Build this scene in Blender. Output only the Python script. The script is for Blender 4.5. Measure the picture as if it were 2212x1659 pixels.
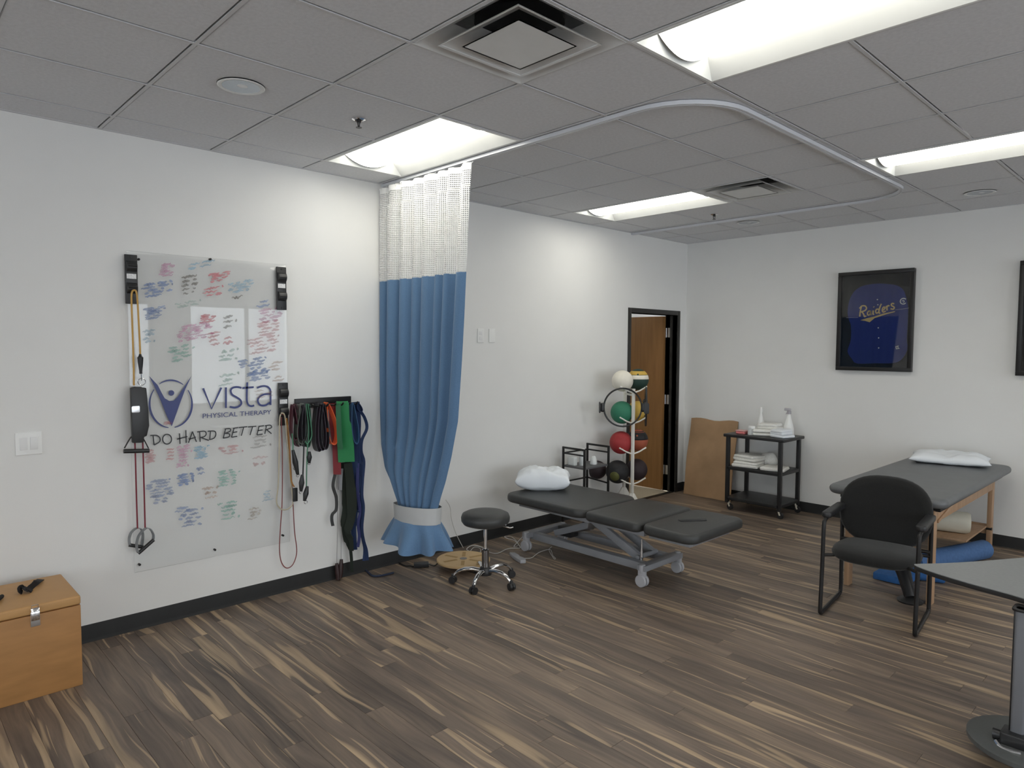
import bpy, bmesh, math, random
from mathutils import Vector, Matrix, noise
R_ = random.Random(7)
PI = math.pi
scene = bpy.context.scene
for o in list(bpy.data.objects): bpy.data.objects.remove(o)
COL = scene.collection

# ------------------------------------------------------------------ camera
W, H, F = 2212.0, 1659.0, 1481.1
YAW, PIT, ROL = -0.808, -0.055, 0.005
CAM = Vector((4.421, -0.413, 1.693))
fw = Vector((math.sin(YAW)*math.cos(PIT), math.cos(YAW)*math.cos(PIT), math.sin(PIT)))
rt = fw.cross(Vector((0, 0, 1))).normalized(); upv = rt.cross(fw)
rt, upv = rt*math.cos(ROL)+upv*math.sin(ROL), upv*math.cos(ROL)-rt*math.sin(ROL)
cd = bpy.data.cameras.new('camera'); cd.sensor_width = 36; cd.lens = F/W*36; cd.clip_start = .05
co = bpy.data.objects.new('camera', cd); COL.objects.link(co)
co.matrix_world = Matrix.Translation(CAM) @ Matrix((rt, upv, -fw)).transposed().to_4x4()
scene.camera = co

# ------------------------------------------------------------------ view, world
scene.view_settings.view_transform = 'Standard'; scene.view_settings.look = 'None'
scene.view_settings.gamma = 1; scene.view_settings.use_curve_mapping = False
scene.view_settings.exposure = 0.46
LAMP = 5.6          # troffer lens emission
SKY = 4.2           # daylight outside the windows
wd = bpy.data.worlds.new('daylight'); scene.world = wd; wd.use_nodes = True
bg = wd.node_tree.nodes['Background']; bg.inputs[0].default_value = (.86, .93, 1, 1); bg.inputs[1].default_value = SKY

# room dimensions (metres): left wall X=0, back wall Y=YB, ceiling ZC
YB, YF, XR, ZC, g = 6.628, -5.2, 8.8, 2.892, 0.6096
MX = lambda i: i*g-0.316     # ceiling grid lines across
LY = lambda i: i*g           # ceiling grid lines along

# ------------------------------------------------------------------ survey helpers: sight line -> point on a known plane
def _ray(u, v): return rt*((u-W/2)/F)+upv*(-(v-H/2)/F)+fw
def A(u, v, x=0.0): d = _ray(u, v); return CAM+d*((x-CAM.x)/d.x)
def B(u, v, y=YB): d = _ray(u, v); return CAM+d*((y-CAM.y)/d.y)
def G(u, v, z=0.0): d = _ray(u, v); return CAM+d*((z-CAM.z)/d.z)
V = lambda *a: Vector(a)

# ------------------------------------------------------------------ materials
MATS = {}
def nn(nt, t, **k):
    n = nt.nodes.new(t)
    for a, b in k.items(): setattr(n, a, b)
    return n
def mat(name, col, rough=.5, metal=0, spec=.5, var=.06, vs=8, bump=0, bs=200, vec=None, emit=0, sheen=0, coat=0, sub=0):
    """procedural principled material: noise-varied colour, optional noise bump"""
    if name in MATS: return MATS[name]
    m = bpy.data.materials.new(name); m.use_nodes = True; nt = m.node_tree; b = nt.nodes['Principled BSDF']
    tc = nn(nt, 'ShaderNodeTexCoord'); src = tc.outputs['Object']
    if vec:
        mp = nn(nt, 'ShaderNodeMapping'); mp.inputs['Scale'].default_value = vec; nt.links.new(src, mp.inputs[0]); src = mp.outputs[0]
    nz = nn(nt, 'ShaderNodeTexNoise'); nz.inputs['Scale'].default_value = vs; nz.inputs['Detail'].default_value = 5; nt.links.new(src, nz.inputs['Vector'])
    rp = nn(nt, 'ShaderNodeValToRGB'); rp.color_ramp.elements[0].position = .3; rp.color_ramp.elements[1].position = .7
    rp.color_ramp.elements[0].color = [c*(1-var) for c in col]+[1]; rp.color_ramp.elements[1].color = [min(1, c*(1+var)) for c in col]+[1]
    nt.links.new(nz.outputs['Fac'], rp.inputs[0]); nt.links.new(rp.outputs[0], b.inputs['Base Color'])
    b.inputs['Roughness'].default_value = rough; b.inputs['Metallic'].default_value = metal; b.inputs['Specular IOR Level'].default_value = spec
    if coat: b.inputs['Coat Weight'].default_value = coat; b.inputs['Coat Roughness'].default_value = .15
    if sheen: b.inputs['Sheen Weight'].default_value = sheen
    if emit: nt.links.new(rp.outputs[0], b.inputs['Emission Color']); b.inputs['Emission Strength'].default_value = emit
    if bump:
        n2 = nn(nt, 'ShaderNodeTexNoise'); n2.inputs['Scale'].default_value = bs; n2.inputs['Detail'].default_value = 4; nt.links.new(src, n2.inputs['Vector'])
        bp = nn(nt, 'ShaderNodeBump'); bp.inputs['Strength'].default_value = bump; bp.inputs['Distance'].default_value = .004
        nt.links.new(n2.outputs['Fac'], bp.inputs['Height']); nt.links.new(bp.outputs[0], b.inputs['Normal'])
    MATS[name] = m; return m
def clear(name, tint=(1, 1, 1), rough=.02, refl=1.0, ior=1.5):
    """thin clear sheet: lets light through, reflects by Fresnel"""
    if name in MATS: return MATS[name]
    m = bpy.data.materials.new(name); m.use_nodes = True; nt = m.node_tree; nt.nodes.clear()
    out = nn(nt, 'ShaderNodeOutputMaterial'); mx = nn(nt, 'ShaderNodeMixShader'); tr = nn(nt, 'ShaderNodeBsdfTransparent'); gl = nn(nt, 'ShaderNodeBsdfGlossy')
    tr.inputs[0].default_value = (*tint, 1); gl.inputs['Roughness'].default_value = rough
    fr = nn(nt, 'ShaderNodeFresnel'); fr.inputs['IOR'].default_value = ior
    mu = nn(nt, 'ShaderNodeMath', operation='MULTIPLY'); mu.inputs[1].default_value = refl; nt.links.new(fr.outputs[0], mu.inputs[0])
    nz = nn(nt, 'ShaderNodeTexNoise'); nz.inputs['Scale'].default_value = 3; bp = nn(nt, 'ShaderNodeBump'); bp.inputs['Strength'].default_value = .02; bp.inputs['Distance'].default_value = .01
    nt.links.new(nz.outputs['Fac'], bp.inputs['Height']); nt.links.new(bp.outputs[0], gl.inputs['Normal'])
    nt.links.new(mu.outputs[0], mx.inputs[0]); nt.links.new(tr.outputs[0], mx.inputs[1]); nt.links.new(gl.outputs[0], mx.inputs[2]); nt.links.new(mx.outputs[0], out.inputs[0])
    MATS[name] = m; return m
def faded(name, col, alpha):
    """half wiped marker ink on a clear board"""
    if name in MATS: return MATS[name]
    m = mat(name, col, .6, var=.15, vs=40); nt = m.node_tree; b = nt.nodes['Principled BSDF']
    nz = nn(nt, 'ShaderNodeTexNoise'); nz.inputs['Scale'].default_value = 60
    mr = nn(nt, 'ShaderNodeMapRange'); mr.inputs['From Min'].default_value = .3; mr.inputs['From Max'].default_value = .7
    mr.inputs['To Min'].default_value = alpha*.45; mr.inputs['To Max'].default_value = min(1, alpha*1.3)
    nt.links.new(nz.outputs['Fac'], mr.inputs[0]); nt.links.new(mr.outputs[0], b.inputs['Alpha']); return m

WALL = mat('wall_paint', (.80, .795, .775), .75, var=.012, vs=3, bump=.12, bs=350, spec=.25)
TILE = mat('ceiling_tile_fibre', (.70, .705, .725), .95, var=.05, vs=60, bump=.35, bs=220, spec=.1)
TEE = mat('tee_white_paint', (.62, .62, .63), .6, var=.02)
BASE = mat('black_rubber_base', (.022, .022, .022), .6, var=.1, spec=.3)
WHITE = mat('white_plastic', (.85, .85, .83), .4, var=.02)
PANW = mat('white_enamel', (.82, .83, .82), .45, var=.02)
BLACKP = mat('black_plastic', (.018, .018, .019), .4, var=.15)
BLACKM = mat('black_painted_metal', (.012, .011, .011), .38, var=.15, spec=.4)
CHROME = mat('chrome', (.85, .85, .86), .12, 1, var=.02)
STEEL = mat('brushed_steel', (.62, .62, .63), .32, 1, var=.04)
GREYM = mat('grey_painted_steel', (.27, .275, .29), .42, var=.05, spec=.5)
GREYL = mat('light_grey_plastic', (.42, .42, .44), .45, var=.04)
VINYL = mat('charcoal_vinyl', (.042, .043, .042), .42, var=.08, vs=20, bump=.15, bs=500, spec=.45)
VINYLG = mat('grey_vinyl', (.125, .130, .135), .42, var=.06, vs=10, bump=.12, bs=400, spec=.5)
FABK = mat('black_fabric', (.020, .020, .0195), .95, var=.2, vs=300, bump=.3, bs=900, sheen=.15, spec=.15)
LINEN = mat('white_linen', (.82, .85, .88), .85, var=.02, vs=6, bump=.25, bs=25, spec=.2)
TOWEL = mat('white_towel', (.82, .81, .77), .95, var=.05, vs=60, bump=.5, bs=300, spec=.1)
MAPLE = mat('birch_board', (.40, .20, .07), .5, var=.10, vs=5, vec=(1, 1, 5), spec=.4)
MAPLET = mat('birch_board_top', (.50, .28, .11), .5, var=.08, vs=5, vec=(1, 1, 5), spec=.4)
WOODL = mat('beech_wood', (.42, .26, .15), .5, var=.12, vs=6, vec=(6, 6, .6))
DOORW = mat('door_veneer', (.30, .150, .052), .45, var=.12, vs=5, vec=(6, 6, .5), spec=.4)
FRAMEM = mat('dark_bronze_frame', (.022, .020, .018), .45, var=.1)
CARD = mat('brown_cardboard', (.42, .27, .155), .9, var=.13, vs=4, bump=.15, bs=60, spec=.1)
CARPET = mat('beige_carpet', (.55, .48, .36), 1, var=.2, vs=260, bump=.6, bs=400, spec=.05)
BLUEF = mat('curtain_blue', (.115, .205, .34), .9, var=.05, vs=120, bump=.1, bs=700, sheen=.2, spec=.1)
BANDG = mat('curtain_tie_grey', (.52, .53, .53), .85, var=.03)
NAVYINK = mat('navy_vinyl_print', (.018, .032, .17), .35, var=.05)
BLACKINK = mat('black_marker', (.008, .008, .012), .4, var=.1)
JERSEY = mat('jersey_blue', (.018, .034, .23), .85, var=.08, vs=120, bump=.1, bs=500, sheen=.1)
GOLD = mat('gold_twill', (.78, .58, .25), .7, var=.06)
PATCHW = mat('white_stitching', (.75, .76, .74), .7, var=.04)
CABLEW = mat('white_cable', (.62, .60, .57), .5, var=.03)
CABLEK = mat('black_cable', (.012, .012, .012), .5, var=.1)
LAM = mat('grey_laminate', (.24, .25, .25), .4, var=.05, vs=80, spec=.5)
GLASS = clear('clear_glass'); ACRYL = clear('clear_acrylic', (.996, .998, .998), .012, .62, 1.45)
SIGNPL = clear('clear_handle_plastic', (.75, .77, .78), .1)

def plank_material():
    m = bpy.data.materials.new('streaked_vinyl_plank'); m.use_nodes = True; nt = m.node_tree; b = nt.nodes['Principled BSDF']; L = nt.links.new
    geo = nn(nt, 'ShaderNodeNewGeometry'); oi = nn(nt, 'ShaderNodeObjectInfo')
    sc = nn(nt, 'ShaderNodeVectorMath', operation='SCALE'); sc.inputs[0].default_value = (37.0, 53.0, 11.0); L(oi.outputs['Random'], sc.inputs['Scale'])
    ad = nn(nt, 'ShaderNodeVectorMath', operation='ADD'); L(geo.outputs['Position'], ad.inputs[0]); L(sc.outputs[0], ad.inputs[1])
    wz = nn(nt, 'ShaderNodeTexNoise'); wm = nn(nt, 'ShaderNodeMapping'); wm.inputs['Scale'].default_value = (1.6, 3.5, 1); L(ad.outputs[0], wm.inputs[0]); L(wm.outputs[0], wz.inputs['Vector']); wz.inputs['Scale'].default_value = 1.0; wz.inputs['Detail'].default_value = 1
    wr = nn(nt, 'ShaderNodeMapRange'); wr.inputs['To Min'].default_value = -.045; wr.inputs['To Max'].default_value = .045; L(wz.outputs['Fac'], wr.inputs[0])
    wc_ = nn(nt, 'ShaderNodeCombineXYZ'); L(wr.outputs[0], wc_.inputs['Y']); ad2 = nn(nt, 'ShaderNodeVectorMath', operation='ADD'); L(ad.outputs[0], ad2.inputs[0]); L(wc_.outputs[0], ad2.inputs[1]); ad = ad2
    def tex(scale, s, det, dist=0, rough=.5):
        mp = nn(nt, 'ShaderNodeMapping'); mp.inputs['Scale'].default_value = scale; L(ad.outputs[0], mp.inputs[0])
        t = nn(nt, 'ShaderNodeTexNoise'); t.inputs['Scale'].default_value = s; t.inputs['Detail'].default_value = det; t.inputs['Distortion'].default_value = dist; t.inputs['Roughness'].default_value = rough
        L(mp.outputs[0], t.inputs['Vector']); return t.outputs['Fac']
    broad = tex((.7, 5.5, 1), 1.0, 4, .8); fine = tex((2.2, 46, 1), 1.0, 5, .3, .6); streak = tex((.62, 13, 1), 1.0, 1.5, .9); thin = tex((.8, 36, 1), 1.0, 1.5, .5)
    def ramp(src, els):
        r = nn(nt, 'ShaderNodeValToRGB'); e = r.color_ramp.elements
        while len(e) < len(els): e.new(.5)
        for i, (p, c) in enumerate(els): e[i].position = p; e[i].color = (*c, 1)
        L(src, r.inputs[0]); return r.outputs[0]
    c1 = ramp(broad, [(.30, (.098, .078, .067)), (.48, (.165, .127, .101)), (.72, (.260, .196, .145))])
    c2 = ramp(fine, [(.30, (.66, .66, .67)), (.7, (1.32, 1.30, 1.26))])
    mul = nn(nt, 'ShaderNodeMix', data_type='RGBA', blend_type='MULTIPLY'); mul.inputs[0].default_value = .8; L(c1, mul.inputs[6]); L(c2, mul.inputs[7])
    st = ramp(streak, [(.605, (0, 0, 0)), (.64, (.55, .55, .55)), (.75, (.9, .9, .9))]); st3 = ramp(thin, [(.645, (0, 0, 0)), (.66, (.55, .55, .55)), (.75, (.75, .75, .75))])
    mxs = nn(nt, 'ShaderNodeMath', operation='MAXIMUM'); L(st, mxs.inputs[0]); L(st3, mxs.inputs[1]); st = mxs.outputs[0]
    st2 = ramp(fine, [(.25, (.62, .62, .62)), (.6, (1, 1, 1))])
    mf = nn(nt, 'ShaderNodeMath', operation='MULTIPLY'); L(st, mf.inputs[0]); L(st2, mf.inputs[1])
    mx = nn(nt, 'ShaderNodeMix', data_type='RGBA'); L(mf.outputs[0], mx.inputs[0]); L(mul.outputs[2], mx.inputs[6]); mx.inputs[7].default_value = (.54, .395, .25, 1)
    rv = nn(nt, 'ShaderNodeMapRange'); rv.inputs['To Min'].default_value = .90; rv.inputs['To Max'].default_value = 1.13; L(oi.outputs['Random'], rv.inputs[0])
    vm = nn(nt, 'ShaderNodeVectorMath', operation='SCALE'); L(mx.outputs[2], vm.inputs[0]); L(rv.outputs[0], vm.inputs['Scale'])
    L(vm.outputs[0], b.inputs['Base Color']); b.inputs['Roughness'].default_value = .46; b.inputs['Specular IOR Level'].default_value = .42
    bp = nn(nt, 'ShaderNodeBump'); bp.inputs['Strength'].default_value = .12; bp.inputs['Distance'].default_value = .002; L(fine, bp.inputs['Height']); L(bp.outputs[0], b.inputs['Normal'])
    return m
PLANK = plank_material()

def net_material():
    """white curtain netting: small round holes in woven cloth"""
    m = mat('white_netting', (.72, .72, .70), .9, var=.02); nt = m.node_tree; b = nt.nodes['Principled BSDF']; L = nt.links.new
    uv = nn(nt, 'ShaderNodeUVMap'); mp = nn(nt, 'ShaderNodeMapping'); mp.inputs['Scale'].default_value = (78, 78, 1); L(uv.outputs[0], mp.inputs[0])
    vo = nn(nt, 'ShaderNodeVectorMath', operation='FRACTION'); L(mp.outputs[0], vo.inputs[0])
    ds = nn(nt, 'ShaderNodeVectorMath', operation='DISTANCE'); ds.inputs[1].default_value = (.5, .5, 0); L(vo.outputs[0], ds.inputs[0])
    gt = nn(nt, 'ShaderNodeMath', operation='GREATER_THAN'); gt.inputs[1].default_value = .33; L(ds.outputs['Value'], gt.inputs[0])
    L(gt.outputs[0], b.inputs['Alpha']); b.inputs['Subsurface Weight'].default_value = 0
    return m
NET = net_material()
def lens_material():
    m = bpy.data.materials.new('lit_lens'); m.use_nodes = True; nt = m.node_tree; b = nt.nodes['Principled BSDF']
    b.inputs['Base Color'].default_value = (.9, .9, .9, 1); b.inputs['Emission Color'].default_value = (1, .975, .88, 1); b.inputs['Emission Strength'].default_value = LAMP
    return m
LENS = lens_material()

# ------------------------------------------------------------------ mesh building
class MB:
    def __init__(s): s.v = []; s.f = []; s.uv = None
    def add(s, v, f):
        n = len(s.v); s.v += [Vector(p) for p in v]; s.f += [tuple(i+n for i in q) for q in f]; return s
    def box(s, x0, x1, y0, y1, z0, z1):
        return s.add([(x0, y0, z0), (x1, y0, z0), (x1, y1, z0), (x0, y1, z0), (x0, y0, z1), (x1, y0, z1), (x1, y1, z1), (x0, y1, z1)],
                     [(3, 2, 1, 0), (4, 5, 6, 7), (0, 1, 5, 4), (1, 2, 6, 5), (2, 3, 7, 6), (3, 0, 4, 7)])
    def cb(s, c, d): return s.box(c[0]-d[0]/2, c[0]+d[0]/2, c[1]-d[1]/2, c[1]+d[1]/2, c[2]-d[2]/2, c[2]+d[2]/2)
    def loft(s, rings, cap=True, closed=True):
        n = len(rings[0]); base = len(s.v)
        for r in rings: s.v += [Vector(p) for p in r]
        for k in range(len(rings)-1):
            for i in range(n if closed else n-1):
                j = (i+1) % n; a = base+k*n
                s.f.append((a+i, a+j, a+n+j, a+n+i))
        if cap and closed:
            s.f.append(tuple(base+i for i in reversed(range(n)))); s.f.append(tuple(base+(len(rings)-1)*n+i for i in range(n)))
        return s
    def tube(s, path, r, n=8, closed=False, sq=False):
        path = [Vector(p) for p in path]; N = len(path); rr = r if isinstance(r, (list, tuple)) else [r]*N
        t0 = (path[1]-path[0]).normalized(); up = Vector((0, 0, 1)) if abs(t0.z) < .9 else Vector((0, 1, 0))
        a = t0.cross(up).normalized(); rings = []
        for i, p in enumerate(path):
            if closed: t = path[(i+1) % N]-path[i-1]
            else: t = path[min(i+1, N-1)]-path[max(i-1, 0)]
            t = t.normalized() if t.length > 1e-9 else t0
            a = (a-t*a.dot(t)); a = a.normalized() if a.length > 1e-6 else t.orthogonal().normalized(); b = t.cross(a)
            off = PI/4 if sq else 0
            rings.append([p+(a*math.cos(2*PI*k/n+off)+b*math.sin(2*PI*k/n+off))*rr[i] for k in range(n)])
        if closed: rings.append(rings[0]); return s.loft(rings, cap=False)
        return s.loft(rings)
    def bar(s, p, q, w, h=None, up=(0, 0, 1)):
        """rectangular bar between two points"""
        p, q = Vector(p), Vector(q); h = h or w; t = (q-p).normalized(); u = Vector(up)
        if abs(t.dot(u)) > .98: u = Vector((0, 1, 0))
        a = t.cross(u).normalized(); b = a.cross(t)
        ring = lambda c: [c-a*w/2-b*h/2, c+a*w/2-b*h/2, c+a*w/2+b*h/2, c-a*w/2+b*h/2]
        return s.loft([ring(p), ring(q)])
    def lathe(s, c, prof, n=24, axis='z'):
        c = Vector(c); rings = []
        for r, h in prof:
            ring = []
            for k in range(n):
                x, y = max(r, 1e-4)*math.cos(2*PI*k/n), max(r, 1e-4)*math.sin(2*PI*k/n)
                ring.append(c+(Vector((x, y, h)) if axis == 'z' else Vector((h, x, y)) if axis == 'x' else Vector((y, h, x))))
            rings.append(ring)
        return s.loft(rings)
    def lathe_dir(s, c, d, prof, n=16):
        c = Vector(c); d = Vector(d).normalized(); a = d.orthogonal().normalized(); b = d.cross(a)
        return s.loft([[c+d*h+(a*math.cos(2*PI*k/n)+b*math.sin(2*PI*k/n))*max(r, 1e-4) for k in range(n)] for r, h in prof])
    def ribbon(s, path, w, wd=(.62, .78, 0), th=.003):
        """flat strip swept on a path; wd = direction of its width (one or per point), w = width(s)"""
        path = [Vector(p) for p in path]; N = len(path); ws = w if isinstance(w, (list, tuple)) else [w]*N
        rings = []
        for i, p in enumerate(path):
            t = (path[min(i+1, N-1)]-path[max(i-1, 0)]).normalized()
            d = Vector(wd[i] if isinstance(wd, list) else wd); d = (d-t*d.dot(t)); d = d.normalized() if d.length > 1e-6 else t.orthogonal().normalized(); nr = t.cross(d)
            rings.append([p-d*ws[i]/2-nr*th/2, p+d*ws[i]/2-nr*th/2, p+d*ws[i]/2+nr*th/2, p-d*ws[i]/2+nr*th/2])
        return s.loft(rings)
    def prism(s, outline, o, a, b, n, depth):
        """outline [(i,j)] spanned by vectors a,b from o, extruded along n by depth"""
        o, a, b, n = map(Vector, (o, a, b, n)); P = [o+a*i+b*j for i, j in outline]
        return s.loft([P, [p+n*depth for p in P]])
    def rslab(s, x0, x1, y0, y1, z0, z1, rc=.05, e=.02, k=5, crown=0):
        """padded slab: rounded plan corners rc, rounded edges e"""
        rings = []; steps = [(z0, e)]
        m = 4
        prof = [(e*(1-math.sin(PI/2*i/m)), z0+e*(1-math.cos(PI/2*i/m))) for i in range(m+1)]+[(e*(1-math.cos(PI/2*i/m)), z1-e*(1-math.sin(PI/2*i/m))) for i in range(m+1)]
        def ring(d, z):
            r = max(rc-d, .002); out = []
            for cx, cy, a0 in ((x1-d-r, y1-d-r, 0), (x0+d+r, y1-d-r, PI/2), (x0+d+r, y0+d+r, PI), (x1-d-r, y0+d+r, 1.5*PI)):
                for i in range(k+1): out.append(V(cx+r*math.cos(a0+PI/2*i/k), cy+r*math.sin(a0+PI/2*i/k), z))
            return out
        for d, z in prof: rings.append(ring(d, z))
        if crown:
            for f in (.25, .6): rings.append(ring(e+f*min(x1-x0, y1-y0)*.4, z1+crown*(f+.3)))
        return s.loft(rings)
    def ball(s, c, r, n=24, m=14, sq=(1, 1, 1)):
        c = Vector(c); rings = []
        for i in range(m+1):
            th = PI*i/m; rr = max(math.sin(th), 1e-3)*r; rings.append([c+Vector((rr*math.cos(2*PI*k/n)*sq[0], rr*math.sin(2*PI*k/n)*sq[1], -r*math.cos(th)*sq[2])) for k in range(n)])
        return s.loft(rings)
    def xf(s, M): s.v = [M @ p for p in s.v]; return s
    def build(s, name, m, parent=None, bevel=0, seg=2, smooth=True, ang=38, local=False):
        me = bpy.data.meshes.new(name); off = Vector((0, 0, 0)); v = s.v
        if parent is not None:
            if not local:
                q = parent; 
                while q is not None: off += q.location; q = q.parent
        elif not local:
            xs = [p.x for p in v]; ys = [p.y for p in v]; zs = [p.z for p in v]
            off = V((min(xs)+max(xs))/2, (min(ys)+max(ys))/2, min(zs))
        me.from_pydata([tuple(p-off) for p in v], [], s.f); me.validate()
        bm = bmesh.new(); bm.from_mesh(me)
        if not s.uv: bmesh.ops.recalc_face_normals(bm, faces=bm.faces)
        if bevel:
            es = [e for e in bm.edges if len(e.link_faces) == 2 and e.calc_face_angle(0) > .5]
            bmesh.ops.bevel(bm, geom=es, offset=bevel, segments=seg, affect='EDGES', profile=.6, clamp_overlap=True)
        bm.to_mesh(me); bm.free()
        if s.uv:
            ul = me.uv_layers.new(name='UVMap')
            for lp in me.loops: ul.data[lp.index].uv = s.uv[lp.vertex_index]
        if smooth: me.shade_smooth(); me.set_sharp_from_angle(angle=math.radians(ang))
        me.materials.append(m)
        o = bpy.data.objects.new(name, me); COL.objects.link(o)
        if parent is not None: o.parent = parent
        else: o.location = off if not local else (0, 0, 0)
        return o
def tag(o, label, cat, group=None, kind=None):
    if label: o['label'] = label
    if cat: o['category'] = cat
    if group: o['group'] = group
    if kind: o['kind'] = kind
    return o
def thing(name, label, cat, loc=(0, 0, 0), rotz=0, group=None):
    o = bpy.data.objects.new(name, None); COL.objects.link(o); o.empty_display_size = .1
    o.location = loc; o.rotation_euler = (0, 0, rotz); return tag(o, label, cat, group)
def struct(mb, name, m, label=None, **k): o = mb.build(name, m, **k); return tag(o, label, None, None, 'structure')
def copy_tree(o, parent=None):
    c = o.copy(); COL.objects.link(c); c.parent = parent
    for ch in list(o.children): copy_tree(ch, c)
    return c
def smoothpath(P, n=6, closed=False):
    """Catmull-Rom through points"""
    P = [Vector(p) for p in P]; N = len(P); out = []
    for i in range(N if closed else N-1):
        p0 = P[(i-1) % N] if closed or i > 0 else P[0]; p1 = P[i]; p2 = P[(i+1) % N]; p3 = P[(i+2) % N] if closed or i+2 < N else P[-1]
        for k in range(n):
            t = k/n; out.append(.5*((2*p1)+(p2-p0)*t+(2*p0-5*p1+4*p2-p3)*t*t+(3*p1-p0-3*p2+p3)*t**3))
    if not closed: out.append(P[-1])
    return out

# ================================================================== THE SHELL
# floor: subfloor with planks laid along X; those in view are pieces, the rest one joined part
PW, PL = .102, 1.22
fl = struct(MB().box(-.02, XR, YF, YB, -.06, -.012), 'floor', BASE, 'dark brown streaked wood plank floor', local=True)
shared = {}; rest = MB(); rr = random.Random(3); row = 0; y = YF
def inview(x, y):
    d = V(x, y, 0)-CAM; dep = d.dot(fw)
    if dep < .3: return False
    u = W/2+F*d.dot(rt)/dep; v = H/2-F*d.dot(upv)/dep
    return -60 < u < W+60 and v < H+90
cnt = 0
while y < YB-.001:
    y1 = min(y+PW, YB); x = -rr.random()*PL
    while x < XR:
        x0, x1 = max(x, 0), min(x+PL, XR); x += PL
        if x1-x0 < .02: continue
        vis = cnt < 300 and any(inview(a, b) for a in (x0, (x0+x1)/2, x1) for b in (y, y1))
        if vis:
            cnt += 1; key = (round(x1-x0, 2) if x1-x0 < PL-.01 else PL, round(y1-y, 3))
            w_, h_ = x1-x0, y1-y
            if key not in shared:
                me = MB().box(0, w_-.0008, 0, h_-.0008, -.012, 0).build('plank', PLANK, fl, bevel=.0008, seg=1, local=True); shared[key] = me.data; o = me
            else:
                o = bpy.data.objects.new('plank', shared[key]); COL.objects.link(o); o.parent = fl
            o.location = (x0, y, 0)
        else: rest.box(x0, x1-.0008, y, y1-.0008, -.012, 0)
    y = y1
tag(rest.build('planks_out_of_view', PLANK, fl, local=True, smooth=False), None, None, None, 'stuff')

# walls
DY0, DY1, DZ = 5.553, 6.442, 2.058       # door opening
wl = MB().box(-.15, 0, YF, DY0, 0, ZC+.31).box(-.15, 0, DY1, YB+.15, 0, ZC+.31).box(-.15, 0, DY0, DY1, DZ, ZC+.31)
struct(wl, 'wall_left', WALL, 'white painted wall on the left', local=True, smooth=False)
struct(MB().box(0, XR+.15, YB, YB+.15, 0, ZC+.31), 'wall_back', WALL, 'white painted wall at the back', local=True, smooth=False)
FILL_WIN = [(1.6, 3.8), (4.3, 6.5), (6.9, 8.5)]; wf = MB().box(-.15, XR+.15, YF-.15, YF, 0, .55).box(-.15, XR+.15, YF-.15, YF, 2.45, ZC+.31); e = -.15  # unseen front windows, added to throw fill light on the back wall
for a, b in FILL_WIN: wf.box(e, a, YF-.15, YF, .55, 2.45); e = b
wf.box(e, XR+.15, YF-.15, YF, .55, 2.45)
struct(wf, 'wall_front', WALL, 'white wall behind the viewpoint, with windows added for fill light', local=True, smooth=False)
WIN = [(-1.6, .6), (1.2, 3.4), (4.0, 6.2)]; WZ0, WZ1 = .55, 2.45
wr = MB().box(XR, XR+.15, YF, YB, 0, WZ0).box(XR, XR+.15, YF, YB, WZ1, ZC+.31); e = YF
for a, b in WIN: wr.box(XR, XR+.15, e, a, WZ0, WZ1); e = b
wr.box(XR, XR+.15, e, YB, WZ0, WZ1)
struct(wr, 'wall_right', WALL, 'white wall with large windows', local=True, smooth=False)
for i, (a, b) in enumerate(WIN):
    f_ = MB(); t = .05
    f_.box(XR+.03, XR+.11, a, b, WZ0, WZ0+t).box(XR+.03, XR+.11, a, b, WZ1-t, WZ1).box(XR+.03, XR+.11, a, a+t, WZ0+t, WZ1-t).box(XR+.03, XR+.11, b-t, b, WZ0+t, WZ1-t)
    f_.box(XR+.03, XR+.11, (a+b)/2-t/2, (a+b)/2+t/2, WZ0+t, WZ1-t)
    w_ = struct(f_, f'window_{i+1}', FRAMEM, 'dark framed window added to light the back wall', smooth=False)
    for p, q in ((a+t, (a+b)/2-t/2), ((a+b)/2+t/2, b-t)): MB().box(XR+.066, XR+.072, p, q, WZ0+t, WZ1-t).build('pane', GLASS, w_, smooth=False)
    ld = bpy.data.lights.new('window_portal', 'AREA'); ld.shape = 'RECTANGLE'; ld.size = b-a; ld.size_y = WZ1-WZ0; ld.cycles.is_portal = True
    lo = bpy.data.objects.new('window_portal', ld); COL.objects.link(lo); lo.location = (XR+.2, (a+b)/2, (WZ0+WZ1)/2); lo.rotation_euler = (PI/2, 0, PI/2)

for i, (a, b) in enumerate(FILL_WIN):
    f_ = MB(); t = .05; y0, y1 = YF-.11, YF-.03
    f_.box(a, b, y0, y1, WZ0, WZ0+t).box(a, b, y0, y1, WZ1-t, WZ1).box(a, a+t, y0, y1, WZ0+t, WZ1-t).box(b-t, b, y0, y1, WZ0+t, WZ1-t).box((a+b)/2-t/2, (a+b)/2+t/2, y0, y1, WZ0+t, WZ1-t)
    w_ = struct(f_, f'window_{i+4}', FRAMEM, 'dark framed window added to light the back wall', smooth=False)
    for p, q in ((a+t, (a+b)/2-t/2), ((a+b)/2+t/2, b-t)): MB().box(p, q, YF-.072, YF-.066, WZ0+t, WZ1-t).build('pane', GLASS, w_, smooth=False)
    ld = bpy.data.lights.new('window_portal', 'AREA'); ld.shape = 'RECTANGLE'; ld.size = b-a; ld.size_y = WZ1-WZ0; ld.cycles.is_portal = True
    lo = bpy.data.objects.new('window_portal', ld); COL.objects.link(lo); lo.location = ((a+b)/2, YF-.2, (WZ0+WZ1)/2); lo.rotation_euler = (PI/2, 0, PI)

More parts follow.
